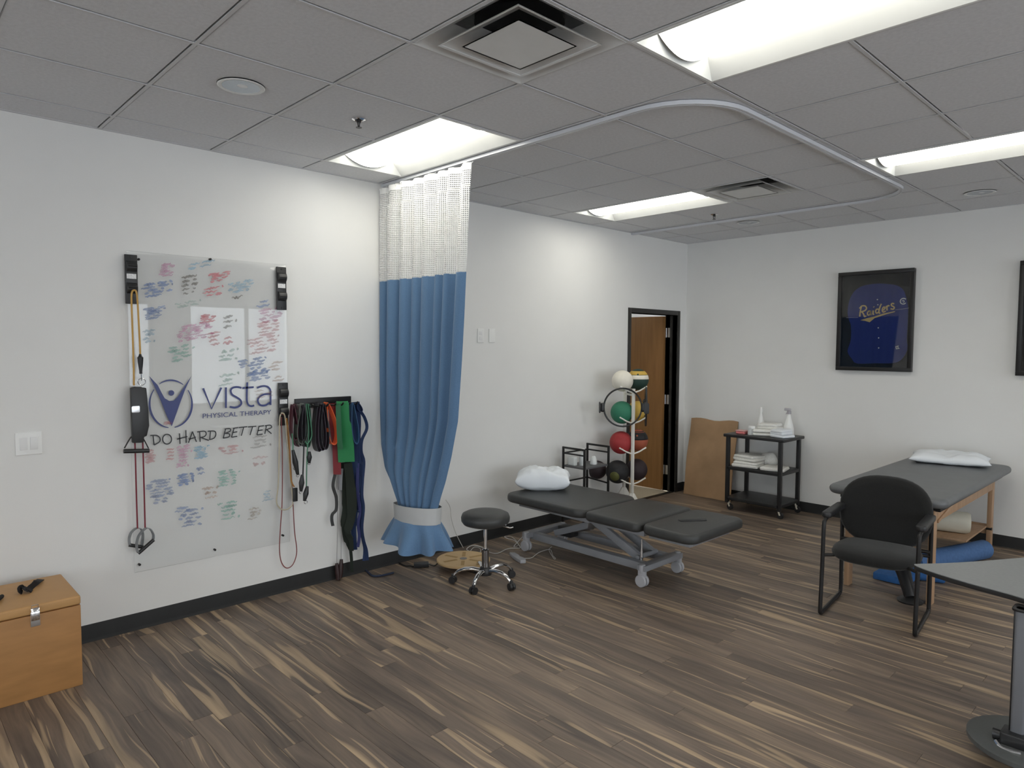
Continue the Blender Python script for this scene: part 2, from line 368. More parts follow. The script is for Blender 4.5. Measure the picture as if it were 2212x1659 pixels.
# baseboards: black rubber cove
def cove(mb, p, q, n):
    prof = [(0, 0), (.012, 0), (.007, .008), (.004, .02), (.004, .092), (0, .1)]; p, q, n = map(Vector, (p, q, n))
    return mb.loft([[c+n*a+V(0, 0, b) for a, b in prof] for c in (p, q)])
bl = cove(cove(MB(), (0, YF, 0), (0, 5.507, 0), (1, 0, 0)), (0, 6.487, 0), (0, YB, 0), (1, 0, 0))
struct(bl, 'baseboard_left', BASE, 'black rubber base along the left wall', local=True)
struct(cove(MB(), (0, YB, 0), (XR, YB, 0), (0, -1, 0)), 'baseboard_back', BASE, 'black rubber base along the back wall', local=True)

# ceiling: slab, tees, lay-in tiles
ce = struct(MB().box(-.15, XR+.15, YF-.15, YB+.15, ZC+.30, ZC+.36), 'ceiling', TILE, 'grey white suspended ceiling of square lay-in tiles', local=True, smooth=False)
xs = [0]+[MX(i) for i in range(1, 15) if MX(i) < XR-.05]+[XR]
ys = [YF]+[LY(i) for i in range(-8, 11)]+[YB]
LIGHTS = [(5, -5), (9, -5), (5, -1), (9, -1)]+[(mi, li) for mi in (1, 5, 9) for li in (3, 7)]
CUT = [(MX(mi+1), LY(li), LY(li+1)) for mi, li in LIGHTS]
for x in xs[1:-1]:
    y0 = YF; spans = []
    for cx, a, b in sorted(CUT, key=lambda c: c[1]):
        if abs(cx-x) < .01: spans.append((y0, a)); y0 = b
    spans.append((y0, YB))
    for a, b in spans: MB().box(x-.0075, x+.0075, a, b, ZC-.001, ZC+.002).box(x-.002, x+.002, a, b, ZC+.002, ZC+.03).build('ceiling_tee', TEE, ce, smooth=False, local=True)
for y in ys[1:-1]: MB().box(0, XR, y-.0075, y+.0075, ZC-.0006, ZC+.002).box(0, XR, y-.002, y+.002, ZC+.002, ZC+.03).build('ceiling_tee', TEE, ce, smooth=False, local=True)
ang = MB().box(0, .02, YF, YB, ZC-.0012, ZC+.002).box(.02, XR, YB-.02, YB, ZC-.0012, ZC+.002).box(XR-.02, XR, YF, YB, ZC-.0012, ZC+.002).box(.02, XR, YF, YF+.02, ZC-.0012, ZC+.002)
ang.build('wall_angle', TEE, ce, smooth=False, local=True)
HOLE = set()      # cells (ix, iy) used by fixtures, by grid index
for mi, li in LIGHTS: HOLE |= {(mi, li), (mi+1, li)}
VENTS = [(4, 2), (3, 7)]
HOLE |= set(VENTS)
srest = MB(); tshare = {}
for ix in range(len(xs)-1):
    for iy in range(len(ys)-1):
        if (ix, iy-9) in HOLE: continue
        x0, x1, y0, y1 = xs[ix], xs[ix+1], ys[iy], ys[iy+1]
        if x1 < 5.2 and y1 > -.6:
            key = (round(x1-x0, 2), round(y1-y0, 2)); w_, h_ = x1-x0, y1-y0
            if key not in tshare:
                o = MB().box(.0112, w_-.0112, .0112, h_-.0112, 0, .016).build('ceiling_tile', TILE, ce, bevel=.003, seg=1, local=True); tshare[key] = o.data
            else: o = bpy.data.objects.new('ceiling_tile', tshare[key]); COL.objects.link(o); o.parent = ce
            o.location = (x0, y0, ZC+.0025)
        else: srest.box(x0+.0112, x1-.0112, y0+.0112, y1-.0112, ZC+.0025, ZC+.0185)
tag(srest.build('tiles_out_of_view', TILE, ce, local=True, smooth=False), None, None, None, 'stuff')

# doorway to the next room
d1 = tag(thing('door_1', 'dark framed doorway with brown wood door standing open', None, (0, (DY0+DY1)/2, 0)), None, None, None, 'structure')
for nm, (a, b, z0, z1) in {'jamb_near': (DY0-.047, DY0, 0, DZ+.05), 'jamb_far': (DY1, DY1+.047, 0, DZ+.05), 'head': (DY0, DY1, DZ, DZ+.05)}.items():
    MB().box(-.162, .012, a, b, z0, z1).build('jamb' if 'jamb' in nm else 'head', FRAMEM, d1, bevel=.003)
MB().box(-.085, -.055, DY0, DY0+.014, 0, DZ).build('door_stop', FRAMEM, d1); MB().box(-.085, -.055, DY1-.014, DY1, 0, DZ).build('door_stop', FRAMEM, d1)
MB().box(-.06, .0, DY0, DY1, -.012, .004).build('threshold', FRAMEM, d1, bevel=.002)
lf = MB().box(-1.025, -.150, DY1-.052, DY1-.008, .012, DZ-.008).build('door_leaf', DOORW, d1, bevel=.002); lf['label'] = 'brown wood veneer door leaf'
for z in (.25, 1.08, 1.86):
    hb = MB().lathe((-.142, DY1-.005, z-.055), [(.007, 0), (.007, .11)], 10)  .box(-.125, -.055, DY1-.003, DY1+.0005, z-.055, z+.055)
    hb.build('hinge', STEEL, d1)
# the next room
NX0, NY0, NY1 = -3.4, 3.2, 7.6
struct(MB().box(NX0, -.15, NY0, NY1, -.06, -.004).box(-.15, -.0195, DY0, DY1, -.06, -.004), 'floor_next_room', CARPET, 'beige carpet in the next room', smooth=False)
struct(MB().box(NX0-.1, NX0, NY0, NY1, 0, 2.8), 'wall_next_room_far', WALL, 'wall of the next room', smooth=False)
struct(MB().box(NX0, -.15, NY1, NY1+.1, 0, 2.8), 'wall_next_room_side', WALL, 'wall of the next room', smooth=False)
struct(MB().box(NX0, -.15, NY0-.1, NY0, 0, 2.8), 'wall_next_room_near', WALL, 'wall of the next room', smooth=False)
struct(MB().box(NX0-.1, -.15, NY0-.1, NY1+.1, 2.8, 2.86), 'ceiling_next_room', TILE, 'ceiling of the next room', smooth=False)
nl = thing('ceiling_light', 'square ceiling light in the next room beyond the door', 'light', (-1.7, 5.2, 2.74))
MB().box(-2.0, -1.4, 4.9, 5.5, 2.76, 2.80).build('housing', PANW, nl, bevel=.005); MB().rslab(-1.97, -1.43, 4.93, 5.47, 2.74, 2.762, .03, .008).build('lens', LENS, nl)

# ================================================================== CEILING FIXTURES
def troffer(mi, li, label):
    x0, y0 = MX(mi), LY(li); w, d = 2*g, g
    t = thing('troffer_light', label, 'ceiling light', (x0+w/2, y0+d/2, ZC), 0, 'recessed troffer lights in the ceiling grid')
    RF = mat('satin_reflector', (.60, .61, .60), .5, var=.02)
    X0, X1, Y0, Y1 = x0+.006, x0+w-.006, y0+.006, y0+d-.006; zt = ZC+.085; zb = ZC-.002
    f_ = MB()   # flange
    f_.box(X0, X1, Y0, Y0+.014, zb, zb+.003).box(X0, X1, Y1-.014, Y1, zb, zb+.003).box(X0, X0+.014, Y0+.014, Y1-.014, zb, zb+.003).box(X1-.014, X1, Y0+.014, Y1-.014, zb, zb+.003)
    f_.build('flange', PANW, t, smooth=False)
    a, b = .014, .10
    def quad(nm, P):
        n = (P[1]-P[0]).cross(P[3]-P[0]).normalized(); m_ = MB().loft([P, [p+n*.0012 for p in P]]); m_.build(nm, RF, t, smooth=False)
    quad('side_reflector', [V(X0+a, Y1-a, zb), V(X1-a, Y1-a, zb), V(X1-.05, Y1-b-.02, zt), V(X0+.05, Y1-b-.02, zt)])
    quad('side_reflector', [V(X1-a, Y0+a, zb), V(X0+a, Y0+a, zb), V(X0+.05, Y0+b+.02, zt), V(X1-.05, Y0+b+.02, zt)])
    quad('end_reflector', [V(X0+a, Y0+a, zb), V(X0+a, Y1-a, zb), V(X0+.05, Y1-b-.02, zt), V(X0+.05, Y0+b+.02, zt)])
    quad('end_reflector', [V(X1-a, Y1-a, zb), V(X1-a, Y0+a, zb), V(X1-.05, Y0+b+.02, zt), V(X1-.05, Y1-b-.02, zt)])
    MB().box(X0-.004, X1+.004, Y0-.004, Y1+.004, zt+.012, zt+.016).build('housing_top', PANW, t, smooth=False)
    # bowed lens hanging between the reflectors
    n = 14; xa, xb = X0+.045, X1-.045; ya, yb = Y0+.09, Y1-.11; rings = []
    prof = []
    for i in range(n+1):
        s_ = i/n; y = ya+(yb-ya)*s_; z = zt-.004-(zt-ZC-.01)*(math.sin(PI*s_)**.75 if 0 < s_ < 1 else 0); prof.append((y, z))
    back = [(y, min(z+.003, zt)) for y, z in reversed(prof)]
    ring = lambda x: [V(x, y, z) for y, z in prof+back]
    MB().loft([ring(xa), ring(xb)]).build('lens', LENS, t)
    MB().loft([[V(x, y, z) for y, z in prof]+[V(x, yb, zt+.002), V(x, ya, zt+.002)] for x in (xa-.002, xa)]).build('lens_end_cap', RF, t)
    MB().loft([[V(x, y, z) for y, z in prof]+[V(x, yb, zt+.002), V(x, ya, zt+.002)] for x in (xb, xb+.002)]).build('lens_end_cap', RF, t)
    return t
LAB = {(1, 3): 'lit ceiling light directly above the blue curtain', (5, 3): 'largest lit ceiling light, at the top right beside the big air diffuser',
       (1, 7): 'lit ceiling light furthest back, above the wall with the doorway', (5, 7): 'lit ceiling light at the right edge inside the curve of the curtain track'}
for mi, li in LIGHTS: troffer(mi, li, LAB.get((mi, li), 'recessed ceiling light over the part of the room out of view'))

def vent(mi, li, label):
    x0, y0 = MX(mi)+.006, LY(li)+.006; w = g-.012; c = V(x0+w/2, y0+w/2, ZC); t = thing('air_diffuser', label, 'air vent', c, 0, 'square ceiling air diffusers')
    VM = mat('vent_enamel', (.64, .64, .63), .3, var=.04, spec=.5)
    def cone(nm, r0, z0, r1, z1, m_, lip=0):
        sq = lambda r, z: [c+V(a*r, b*r, z) for a, b in ((-1, -1), (1, -1), (1, 1), (-1, 1))]
        rings = [sq(r0, z0), sq(r1, z1), sq(r1-.002, z1+.003), sq(r0-.002, z0+.004)]
        MB().loft(rings+[rings[0]], cap=False).build(nm, m_, t, ang=20)
    h = w/2
    cone('outer_cone', h, -.003, h*.62, .07, VM); 
    cone('middle_cone', h*.77, -.012, h*.36, .055, VM); cone('lip', h*.77, -.012, h*.735, -.010, VM)
    pl = MB()
    prof = [(h*.54, -.016), (h*.515, -.016), (h*.46, -.004), (h*.40, .0), (.01, .002)]
    pl.loft([[c+V(a*r, b*r, z) for a, b in ((-1, -1), (1, -1), (1, 1), (-1, 1))] for r, z in prof]).build('centre_plate', VM, t, ang=12)
    MB().lathe(c+V(0, 0, -.004), [(.016, 0), (.016, .004)], 16).build('screw_cap', mat('vent_cap_grey', (.3, .3, .3), .5), t)
    MB().lathe(c, [(h*.60, .072), (h*.58, .26), (h*.60, .26)], 32).build('duct_collar', mat('duct_black', (.006, .006, .006), .8), t)
    MB().lathe(c, [(h*.6, .255), (.01, .255)], 32).build('duct_back', MATS['duct_black'], t)
vent(4, 2, 'large square air diffuser at the top of the picture'); vent(3, 7, 'smaller looking far air diffuser beside the furthest ceiling light')

def downlight(x, y, label):
    c = V(x, y, ZC); t = thing('recessed_downlight', label, 'downlight', c, 0, 'round recessed downlights')
    MB().lathe(c, [(.105, -.003), (.100, -.006), (.086, -.004), (.086, .001), (.105, .001)], 32).build('trim_ring', PANW, t)
    MB().lathe(c, [(.084, -.004), (.078, .0015), (.02, .002), (.005, .002)], 32).build('reflector', mat('shaded_reflector', (.30, .33, .37), .14, 1), t)  # flat disc coloured dark for the shade inside a recess that isn't modelled
    MB().ball(c+V(.012, .0, .0), .030, 16, 8, (1, 1, .25)).build('bulb', mat('bulb_glass', (.75, .76, .76), .2), t)
downlight(1.197, .921, 'round recessed downlight nearest, in the tile left of the sprinkler'); downlight(1.165, 5.83, 'round recessed downlight in the far tiles below the furthest ceiling light'); downlight(3.036, 5.88, 'round recessed downlight near the right edge by the back wall')
def sprinkler(x, y, label):
    c = V(x, y, ZC); t = thing('fire_sprinkler', label, 'sprinkler', c, 0, 'ceiling fire sprinklers')
    MB().lathe(c, [(.036, .0), (.036, -.003), (.026, -.008), (.022, -.004), (.022, 0)], 24).build('escutcheon', CHROME, t)
    s_ = MB().lathe(c, [(.021, -.003), (.012, -.006), (.011, -.02), (.004, -.02)], 16)
    s_.bar(c+V(-.010, 0, -.018), c+V(-.004, 0, -.044), .004).bar(c+V(.010, 0, -.018), c+V(.004, 0, -.044), .004)
    s_.build('body', BLACKM, t); MB().lathe(c, [(.016, -.046), (.016, -.044), (.004, -.043)], 16).build('deflector', BLACKM, t)
sprinkler(1.175, 1.556, 'fire sprinkler nearest, beside the light above the curtain'); sprinkler(1.146, 5.234, 'far fire sprinkler below the furthest ceiling light')

# curtain track: one long rail bent round two corners
P = [V(.0, 2.468, 0), V(2.30, 2.468, 0)]
for i in range(1, 9): a = -PI/2+PI/2*i/8; P.append(V(2.30+.385*math.cos(a), 2.853+.385*math.sin(a), 0))
P.append(V(2.685, 5.17, 0))
for i in range(1, 9): a = PI/2*i/8; P.append(V(2.30+.385*math.cos(a), 5.17+.385*math.sin(a), 0))
P.append(V(.0, 5.555, 0)); tr = MB(); rings = []
for i, p in enumerate(P):
    t_ = (P[min(i+1, len(P)-1)]-P[max(i-1, 0)]).normalized(); n_ = V(-t_.y, t_.x, 0)
    rings.append([p+n_*a+V(0, 0, ZC-.0015+b) for a, b in ((-.015, 0), (-.015, -.02), (-.004, -.02), (-.004, -.017), (.004, -.017), (.004, -.02), (.015, -.02), (.015, 0))])
tr.loft(rings); tag(tr.build('curtain_track', mat('white_aluminium', (.66, .67, .70), .35, var=.02)), 'white curved curtain track on the ceiling', 'curtain track')

# ================================================================== CURTAIN
cu = thing('privacy_curtain', 'blue privacy curtain with white netting top, tied near the floor', 'curtain', (.45, 2.46, .15))
CY = 2.435
ctl = [(2.86, .02, 1.07), (2.2, .015, 1.02), (1.6, .01, .97), (1.2, .015, .93), (.95, .03, .86), (.78, .08, .80), (.66, .19, .745), (.56, .28, .705)]
def side(z):
    for (za, la, ra), (zb, lb, rb) in zip(ctl, ctl[1:]):
        if z >= zb: t = (za-z)/(za-zb); t = max(0, t); return la+(lb-la)*t, ra+(rb-ra)*t
    return ctl[-1][1:]
fr = random.Random(11); NF = 15
fold_w = [fr.uniform(.6, 1.5) for _ in range(NF)]; tot = sum(fold_w); fold_c = [0]
for w_ in fold_w: fold_c.append(fold_c[-1]+w_/tot)
fold_a = [fr.uniform(.5, 1.2) for _ in range(NF)]
def fold(s, z):
    s2 = min(max(s+.004*math.sin(z*1.3+s*7), 0), .9999)
    for i in range(NF):
        if s2 < fold_c[i+1]: t = (s2-fold_c[i])/(fold_c[i+1]-fold_c[i]); return fold_a[i]*(math.sin(PI*t)**.8)*(1 if i % 2 else -1)
    return 0
def cpt(s, z):
    l, r = side(z); k = max(0, min(1, (1.15-z)/.6)); k = k*k*(3-2*k)
    amp = .034*(1-.35*k)*(1 if z < 2.7 else .75); bulge = .012+.07*k
    return V(l+(r-l)*s+.012*fold(s+.02, z), CY-bulge*math.sin(PI*s)**.8+amp*fold(s, z), z)
def sheet(z0, z1, nz, ns, m, name, th=.0018):
    mb = MB(); uv = []
    for i in range(nz+1):
        z = z0+(z1-z0)*i/nz; arc = 0
        for j in range(ns+1):
            p = cpt(j/ns, z); arc += (p-prev).length if j else 0; prev = p; mb.v.append(p); uv.append((arc, z))
    for i in range(nz):
        for j in range(ns): a = i*(ns+1)+j; mb.f.append((a, a+1, a+ns+2, a+ns+1))
    mb.uv = uv; return mb.build(name, m, cu, ang=180)
sheet(2.845, 2.805, 2, 180, mat('white_header_tape', (.84, .84, .82), .85, var=.02), 'header_tape'); sheet(2.806, 2.165, 30, 180, NET, 'netting')
bp_ = sheet(2.168, .55, 60, 220, BLUEF, 'blue_panel')
# gathered hem below the tie
HC = V(.492, 2.42, 0); mb = MB(); uv = []; nz, ns = 14, 160
for i in range(nz+1):
    t = i/nz; z = .475-(.185)*t
    for j in range(ns+1):
        th = 2*PI*j/ns; w_ = math.sin(th*9+.6*math.sin(th*2))+.5*math.sin(th*4+1)
        rx = .20+.095*t**.7+.042*w_*t; ry = .12+.07*t**.7+.042*w_*t
        mb.v.append(HC+V(rx*math.cos(th), ry*math.sin(th), z+.018*t*math.sin(th*3+1))); uv.append((th, z))
for i in range(nz):
    for j in range(ns): a = i*(ns+1)+j; mb.f.append((a, a+1, a+ns+2, a+ns+1))
mb.uv = uv; mb.build('gathered_hem', BLUEF, cu, ang=180)
rings = []
for j in range(48):
    th = 2*PI*j/48; d_ = V(math.cos(th), math.sin(th), 0); tilt = .012*math.cos(th)-.01*math.sin(th)
    rings.append([HC+V(d_.x*r*1.0, d_.y*r*.58, z+tilt) for r, z in ((.222, .57), (.227, .57), (.217, .452), (.212, .452))])
rings.append(rings[0]); MB().loft(rings, cap=False).build('tie_band', BANDG, cu)
for k in range(11):
    s_ = .03+k*.094; p = cpt(s_, 2.842)
    MB().tube(smoothpath([p+V(0, -.004, -.012), p+V(0, -.004, .004), V(p.x, 2.468, ZC-.030), V(p.x, 2.468, ZC-.016)], 4), .0028, 6).build('curtain_hook', WHITE, cu)
# ================================================================== LEFT WALL
q4 = lambda x, y: (240+x/4.366, 520+y/4.366)
q5 = lambda x, y: (240+x/4.366, 880+y/4.366)
q6 = lambda x, y: (560+x/3.607, 820+y/3.607)
SX0, SX1 = .012, .018        # acrylic sheet
sg = thing('acrylic_sign_board', 'clear acrylic wall board with blue logo and faded marker notes', 'sign', (SX0, 1.21, .348))
MB().box(SX0, SX1, .728, 1.694, .348, 2.231).build('acrylic_sheet', ACRYL, sg, bevel=.001, seg=1)
for u, v in ((302, 1220), (465, 1188), (612, 1157), (300, 560), (455, 560), (612, 590)):
    p = A(u, v, SX1); MB().lathe((0, p.y, p.z), [(.007, .001), (.007, SX1+.001), (.004, SX1+.004), (.001, SX1+.004)], 12, 'x').build('screw', BLACKM, sg)
def stroke(mb, pts, w, x, smooth=True, taper=False):
    """flat painted stroke lying on a plane X=x"""
    P = [V(x, p.y, p.z) for p in pts]
    if smooth and len(P) > 2: P = smoothpath(P, 5)
    N = len(P); L = []; Rr = []
    for i, p in enumerate(P):
        t = (P[min(i+1, N-1)]-P[max(i-1, 0)]); t = t.normalized() if t.length > 1e-9 else V(0, 1, 0); n = V(0, -t.z, t.y)
        ww = w*(.35+.65*math.sin(PI*(i+.5)/N)) if taper else w
        L.append(p+n*ww/2); Rr.append(p-n*ww/2)
    b = len(mb.v); mb.v += L+Rr
    for i in range(N-1): mb.f.append((b+i, b+i+1, b+N+i+1, b+N+i))
    return mb
XP = SX1+.0006
def zz(q, pts, x=XP): return [A(*q(*p), x) for p in pts]
lg = MB()
vs = zz(q4, [(358, 1275), (440, 1362), (480, 1440), (505, 1485), (550, 1512), (590, 1508), (625, 1475), (690, 1375), (760, 1272), (700, 1400), (655, 1520), (618, 1625), (572, 1752), (520, 1640), (465, 1500), (410, 1380)])
lg.add(vs, [tuple(range(len(vs)))]); c = zz(q4, [(568, 1436)])[0]
lg.add([c+V(0, .0165*math.cos(a*PI/10), .0165*math.sin(a*PI/10)) for a in range(20)], [tuple(range(20))])
oc = (563, 1540)
def arc(a0, a1, r=200): return zz(q4, [(oc[0]+r*math.cos(math.radians(a0+(a1-a0)*i/14)), oc[1]-(r*1.12)*math.sin(math.radians(a0+(a1-a0)*i/14))) for i in range(15)])
stroke(lg, arc(123, 54), .010, XP, taper=True); stroke(lg, arc(142, 264), .012, XP, taper=True); stroke(lg, arc(36, -80), .012, XP, taper=True)
o = lg.build('logo_mark', NAVYINK, sg, smooth=False); o['label'] = 'navy logo of a figure with raised arms in a broken circle'
lt = MB()
for pts in ([(868, 1392), (948, 1585), (1040, 1385)],): stroke(lt, zz(q4, pts), .0125, XP, smooth=False)
for pts in ([(1083, 1383), (1083, 1578)], [(1230, 1388), (1190, 1380), (1148, 1387), (1128, 1412), (1140, 1450), (1180, 1475), (1218, 1502), (1228, 1535), (1205, 1562), (1165, 1574), (1118, 1566)],
            [(1284, 1335), (1280, 1430), (1281, 1510), (1295, 1548), (1322, 1560), (1350, 1553)], [(1238, 1390), (1345, 1381)], [(1375, 1388), (1425, 1372), (1472, 1376), (1500, 1405), (1504, 1450), (1504, 1550)],
            [(1502, 1445), (1440, 1450), (1395, 1478), (1384, 1515), (1408, 1550), (1455, 1552), (1500, 1525)]): stroke(lt, zz(q4, pts), .0125, XP)
o = lt.build('lettering_vista', NAVYINK, sg, smooth=False); o['label'] = 'navy lower-case lettering reading vista'
def text_mesh(s):
    cu_ = bpy.data.curves.new('t', 'FONT'); cu_.body = s; ob = bpy.data.objects.new('t', cu_); COL.objects.link(ob)
    me = bpy.data.meshes.new_from_object(ob.evaluated_get(bpy.context.evaluated_depsgraph_get())); bpy.data.objects.remove(ob)
    vs_ = [v.co.copy() for v in me.vertices]; fs = [tuple(p.vertices) for p in me.polygons]; return vs_, fs
def place_text(s, bl, br, tl):
    """text spanned from baseline left/right and top-left corner points"""
    vs_, fs = text_mesh(s); x0 = min(v.x for v in vs_); x1 = max(v.x for v in vs_); y1 = max(v.y for v in vs_); y0 = min(0, min(v.y for v in vs_))
    return MB().add([bl+(br-bl)*((v.x-x0)/(x1-x0))+(tl-bl)*(v.y/y1) for v in vs_], fs)
a_, b_, c_ = zz(q5, [(864, 104), (1510, 64), (864, 60)])
place_text('PHYSICAL THERAPY', a_, b_, c_).build('lettering_physical_therapy', NAVYINK, sg, smooth=False)
HW = [[(395, 262), (405, 355)], [(370, 265), (430, 265), (460, 290), (455, 325), (405, 355)], [(528+42*math.cos(a*PI/8), 300-46*math.sin(a*PI/8)) for a in range(17)],
      [(645, 245), (650, 345)], [(705, 215), (708, 335)], [(622, 300), (720, 275)], [(730, 335), (767, 228)], [(767, 228), (805, 325)], [(735, 302), (800, 280)],
      [(835, 228), (840, 325)], [(812, 232), (880, 225), (897, 250), (880, 275), (840, 285)], [(850, 285), (922, 312)], [(937, 220), (930, 305)], [(912, 225), (975, 225), (988, 255), (970, 290), (925, 305)],
      [(1080, 202), (1058, 290)], [(1070, 205), (1120, 200), (1122, 225), (1075, 245)], [(1075, 245), (1115, 250), (1110, 278), (1055, 290)], [(1160, 195), (1135, 282)], [(1150, 198), (1200, 190)], [(1148, 237), (1190, 230)], [(1135, 282), (1190, 273)],
      [(1203, 191), (1285, 182)], [(1250, 188), (1228, 268)], [(1290, 185), (1370, 178)], [(1335, 182), (1310, 262)], [(1395, 180), (1375, 260)], [(1390, 180), (1442, 173)], [(1385, 220), (1430, 212)], [(1375, 260), (1430, 252)],
      [(1465, 170), (1450, 250)], [(1450, 175), (1500, 168), (1513, 190), (1460, 212)], [(1470, 212), (1513, 248)]]
for wn, a, b in (('do', 0, 3), ('hard', 3, 14), ('better', 14, len(HW))):
    hw = MB()
    for i, s_ in enumerate(HW[a:b]): stroke(hw, zz(q5, s_), .0068, XP+.0001*(i % 2))
    o = hw.build('handwriting_'+wn, BLACKINK, sg, smooth=False); o['label'] = 'black handwriting reading '+wn.upper()
INK = {'r': (.70, .16, .20), 'p': (.70, .25, .48), 'b': (.13, .24, .55), 'l': (.25, .50, .70), 'g': (.18, .52, .42), 'k': (.20, .18, .16), 'o': (.60, .36, .24), 't': (.45, .36, .28)}
notes = [(q4, 525, 275, 150, 130, 'p', 7, .35), (q4, 440, 455, 330, 140, 'b', 6, .45), (q4, 730, 415, 190, 190, 'k', 6, .5), (q4, 1020, 340, 220, 90, 'r', 5, .5), (q4, 950, 480, 200, 100, 'r', 4, .5), (q4, 850, 225, 260, 70, 'l', 3, .4),
         (q4, 1230, 430, 260, 110, 'l', 5, .35), (q4, 1200, 530, 190, 60, 'k', 1, .5), (q4, 1450, 590, 180, 80, 'b', 3, .4), (q4, 410, 680, 220, 110, 'b', 7, .4), (q4, 700, 600, 300, 60, 'g', 3, .2), (q4, 900, 735, 200, 80, 'r', 5, .45), (q4, 780, 860, 380, 150, 'p', 9, .35), (q4, 980, 920, 160, 150, 'r', 5, .35), (q4, 1130, 760, 150, 140, 'k', 4, .35), (q4, 1100, 940, 120, 90, 'r', 2, .4),
         (q4, 1500, 700, 240, 140, 'p', 6, .3), (q4, 1500, 820, 260, 140, 'r', 6, .28), (q4, 1440, 980, 320, 160, 'r', 6, .28), (q4, 660, 1060, 260, 160, 'g', 6, .35), (q4, 360, 900, 150, 140, 'l', 5, .3), (q4, 1100, 1080, 200, 120, 'g', 4, .25), (q4, 1260, 1160, 160, 80, 'b', 4, .4), (q4, 1390, 1180, 170, 170, 'b', 7, .45), (q4, 1400, 1270, 300, 90, 'b', 5, .4), (q4, 1550, 1180, 150, 90, 'o', 4, .3), (q4, 1110, 1310, 200, 130, 'g', 4, .25), (q4, 1440, 1440, 180, 90, 'o', 4, .2), (q4, 1580, 1300, 130, 60, 'o', 3, .3),
         (q5, 370, 460, 130, 130, 'r', 6, .3), (q5, 560, 440, 90, 120, 'r', 5, .35), (q5, 685, 460, 170, 210, 'p', 10, .35), (q5, 855, 420, 170, 120, 'l', 6, .45), (q5, 850, 600, 110, 90, 'b', 3, .4), (q5, 700, 680, 190, 110, 'b', 6, .5), (q5, 1130, 400, 240, 90, 'r', 4, .3), (q5, 1410, 320, 220, 120, 'k', 5, .25), (q5, 1400, 500, 180, 120, 'r', 3, .2), (q5, 1110, 660, 220, 160, 'g', 7, .4), (q5, 460, 760, 270, 170, 'b', 7, .35), (q5, 460, 880, 160, 50, 'b', 2, .35), (q5, 960, 800, 220, 130, 'o', 4, .3), (q5, 1110, 970, 230, 180, 'g', 6, .4), (q5, 760, 1040, 280, 170, 'b', 6, .38), (q5, 680, 960, 190, 50, 'b', 2, .38), (q5, 1350, 1000, 130, 120, 't', 5, .35), (q5, 1480, 830, 120, 110, 'l', 5, .3), (q5, 540, 145, 120, 30, 'r', 2, .25)]
nr = random.Random(5)
for q, cx, cy, w_, h_, ink, rows, al in notes:
    mb = MB(); rows = max(1, int(rows*.8+.5))
    for r in range(rows):
        yy = cy-h_/2+h_*(r+.5)/rows; x0 = cx-w_/2+nr.uniform(0, .25)*w_; x1 = cx+w_/2-nr.uniform(0, .35)*w_; x = x0
        while x < x1:
            wl_ = min(nr.uniform(50, 170), x1-x+12); pts = []; k = max(4, int(wl_/11))
            for i in range(k): pts.append((x+wl_*i/k, yy-(x+wl_*i/k-cx)*.17+nr.uniform(-1, 1)*h_/rows*.22))
            stroke(mb, zz(q, pts), nr.uniform(.009, .018), XP+.0004+nr.random()*.0002, taper=True); x += wl_+nr.uniform(5, 22)
    mb.build('marker_note', faded('faded_ink_%s_%d' % (ink, int(al*100)), INK[ink], min(1, al*1.2)), sg, smooth=False)

def wallplate(name, cx, cz, w_, h_, kind, label):
    t = thing(name, label, 'wall plate', (0, cx, cz-h_/2)); MB().rslab(-h_/2, h_/2, -w_/2, w_/2, 0, .007, .004, .003).xf(Matrix.Translation((0.0003, cx, cz)) @ Matrix(((0, 0, 1), (0, 1, 0), (1, 0, 0))).to_4x4()).build('cover_plate', WHITE, t)
    bx = lambda nm, dy, dz, a, b, d: MB().box(.004, .007+d, cx+dy-a/2, cx+dy+a/2, cz+dz-b/2, cz+dz+b/2).build(nm, mat('switch_white', (.78, .78, .77), .35, var=.02), t, bevel=.0015)
    if kind == 'double': bx('rocker_switch', -.023, 0, .034, .066, .002); bx('rocker_switch', .023, 0, .034, .066, .004)
    if kind == 'outlet': bx('receptacle', 0, .021, .034, .03, .002); bx('receptacle', 0, -.021, .034, .03, .002)
wallplate('light_switch', .237, 1.161, .120, .122, 'double', 'double white light switch on the wall above the wooden box')
wallplate('wall_outlet', 3.436, 1.782, .070, .118, 'outlet', 'white wall outlet plate just right of the curtain'); wallplate('blank_wall_plate', 3.566, 1.784, .070, .118, 'blank', 'plain white wall plate further from the curtain')

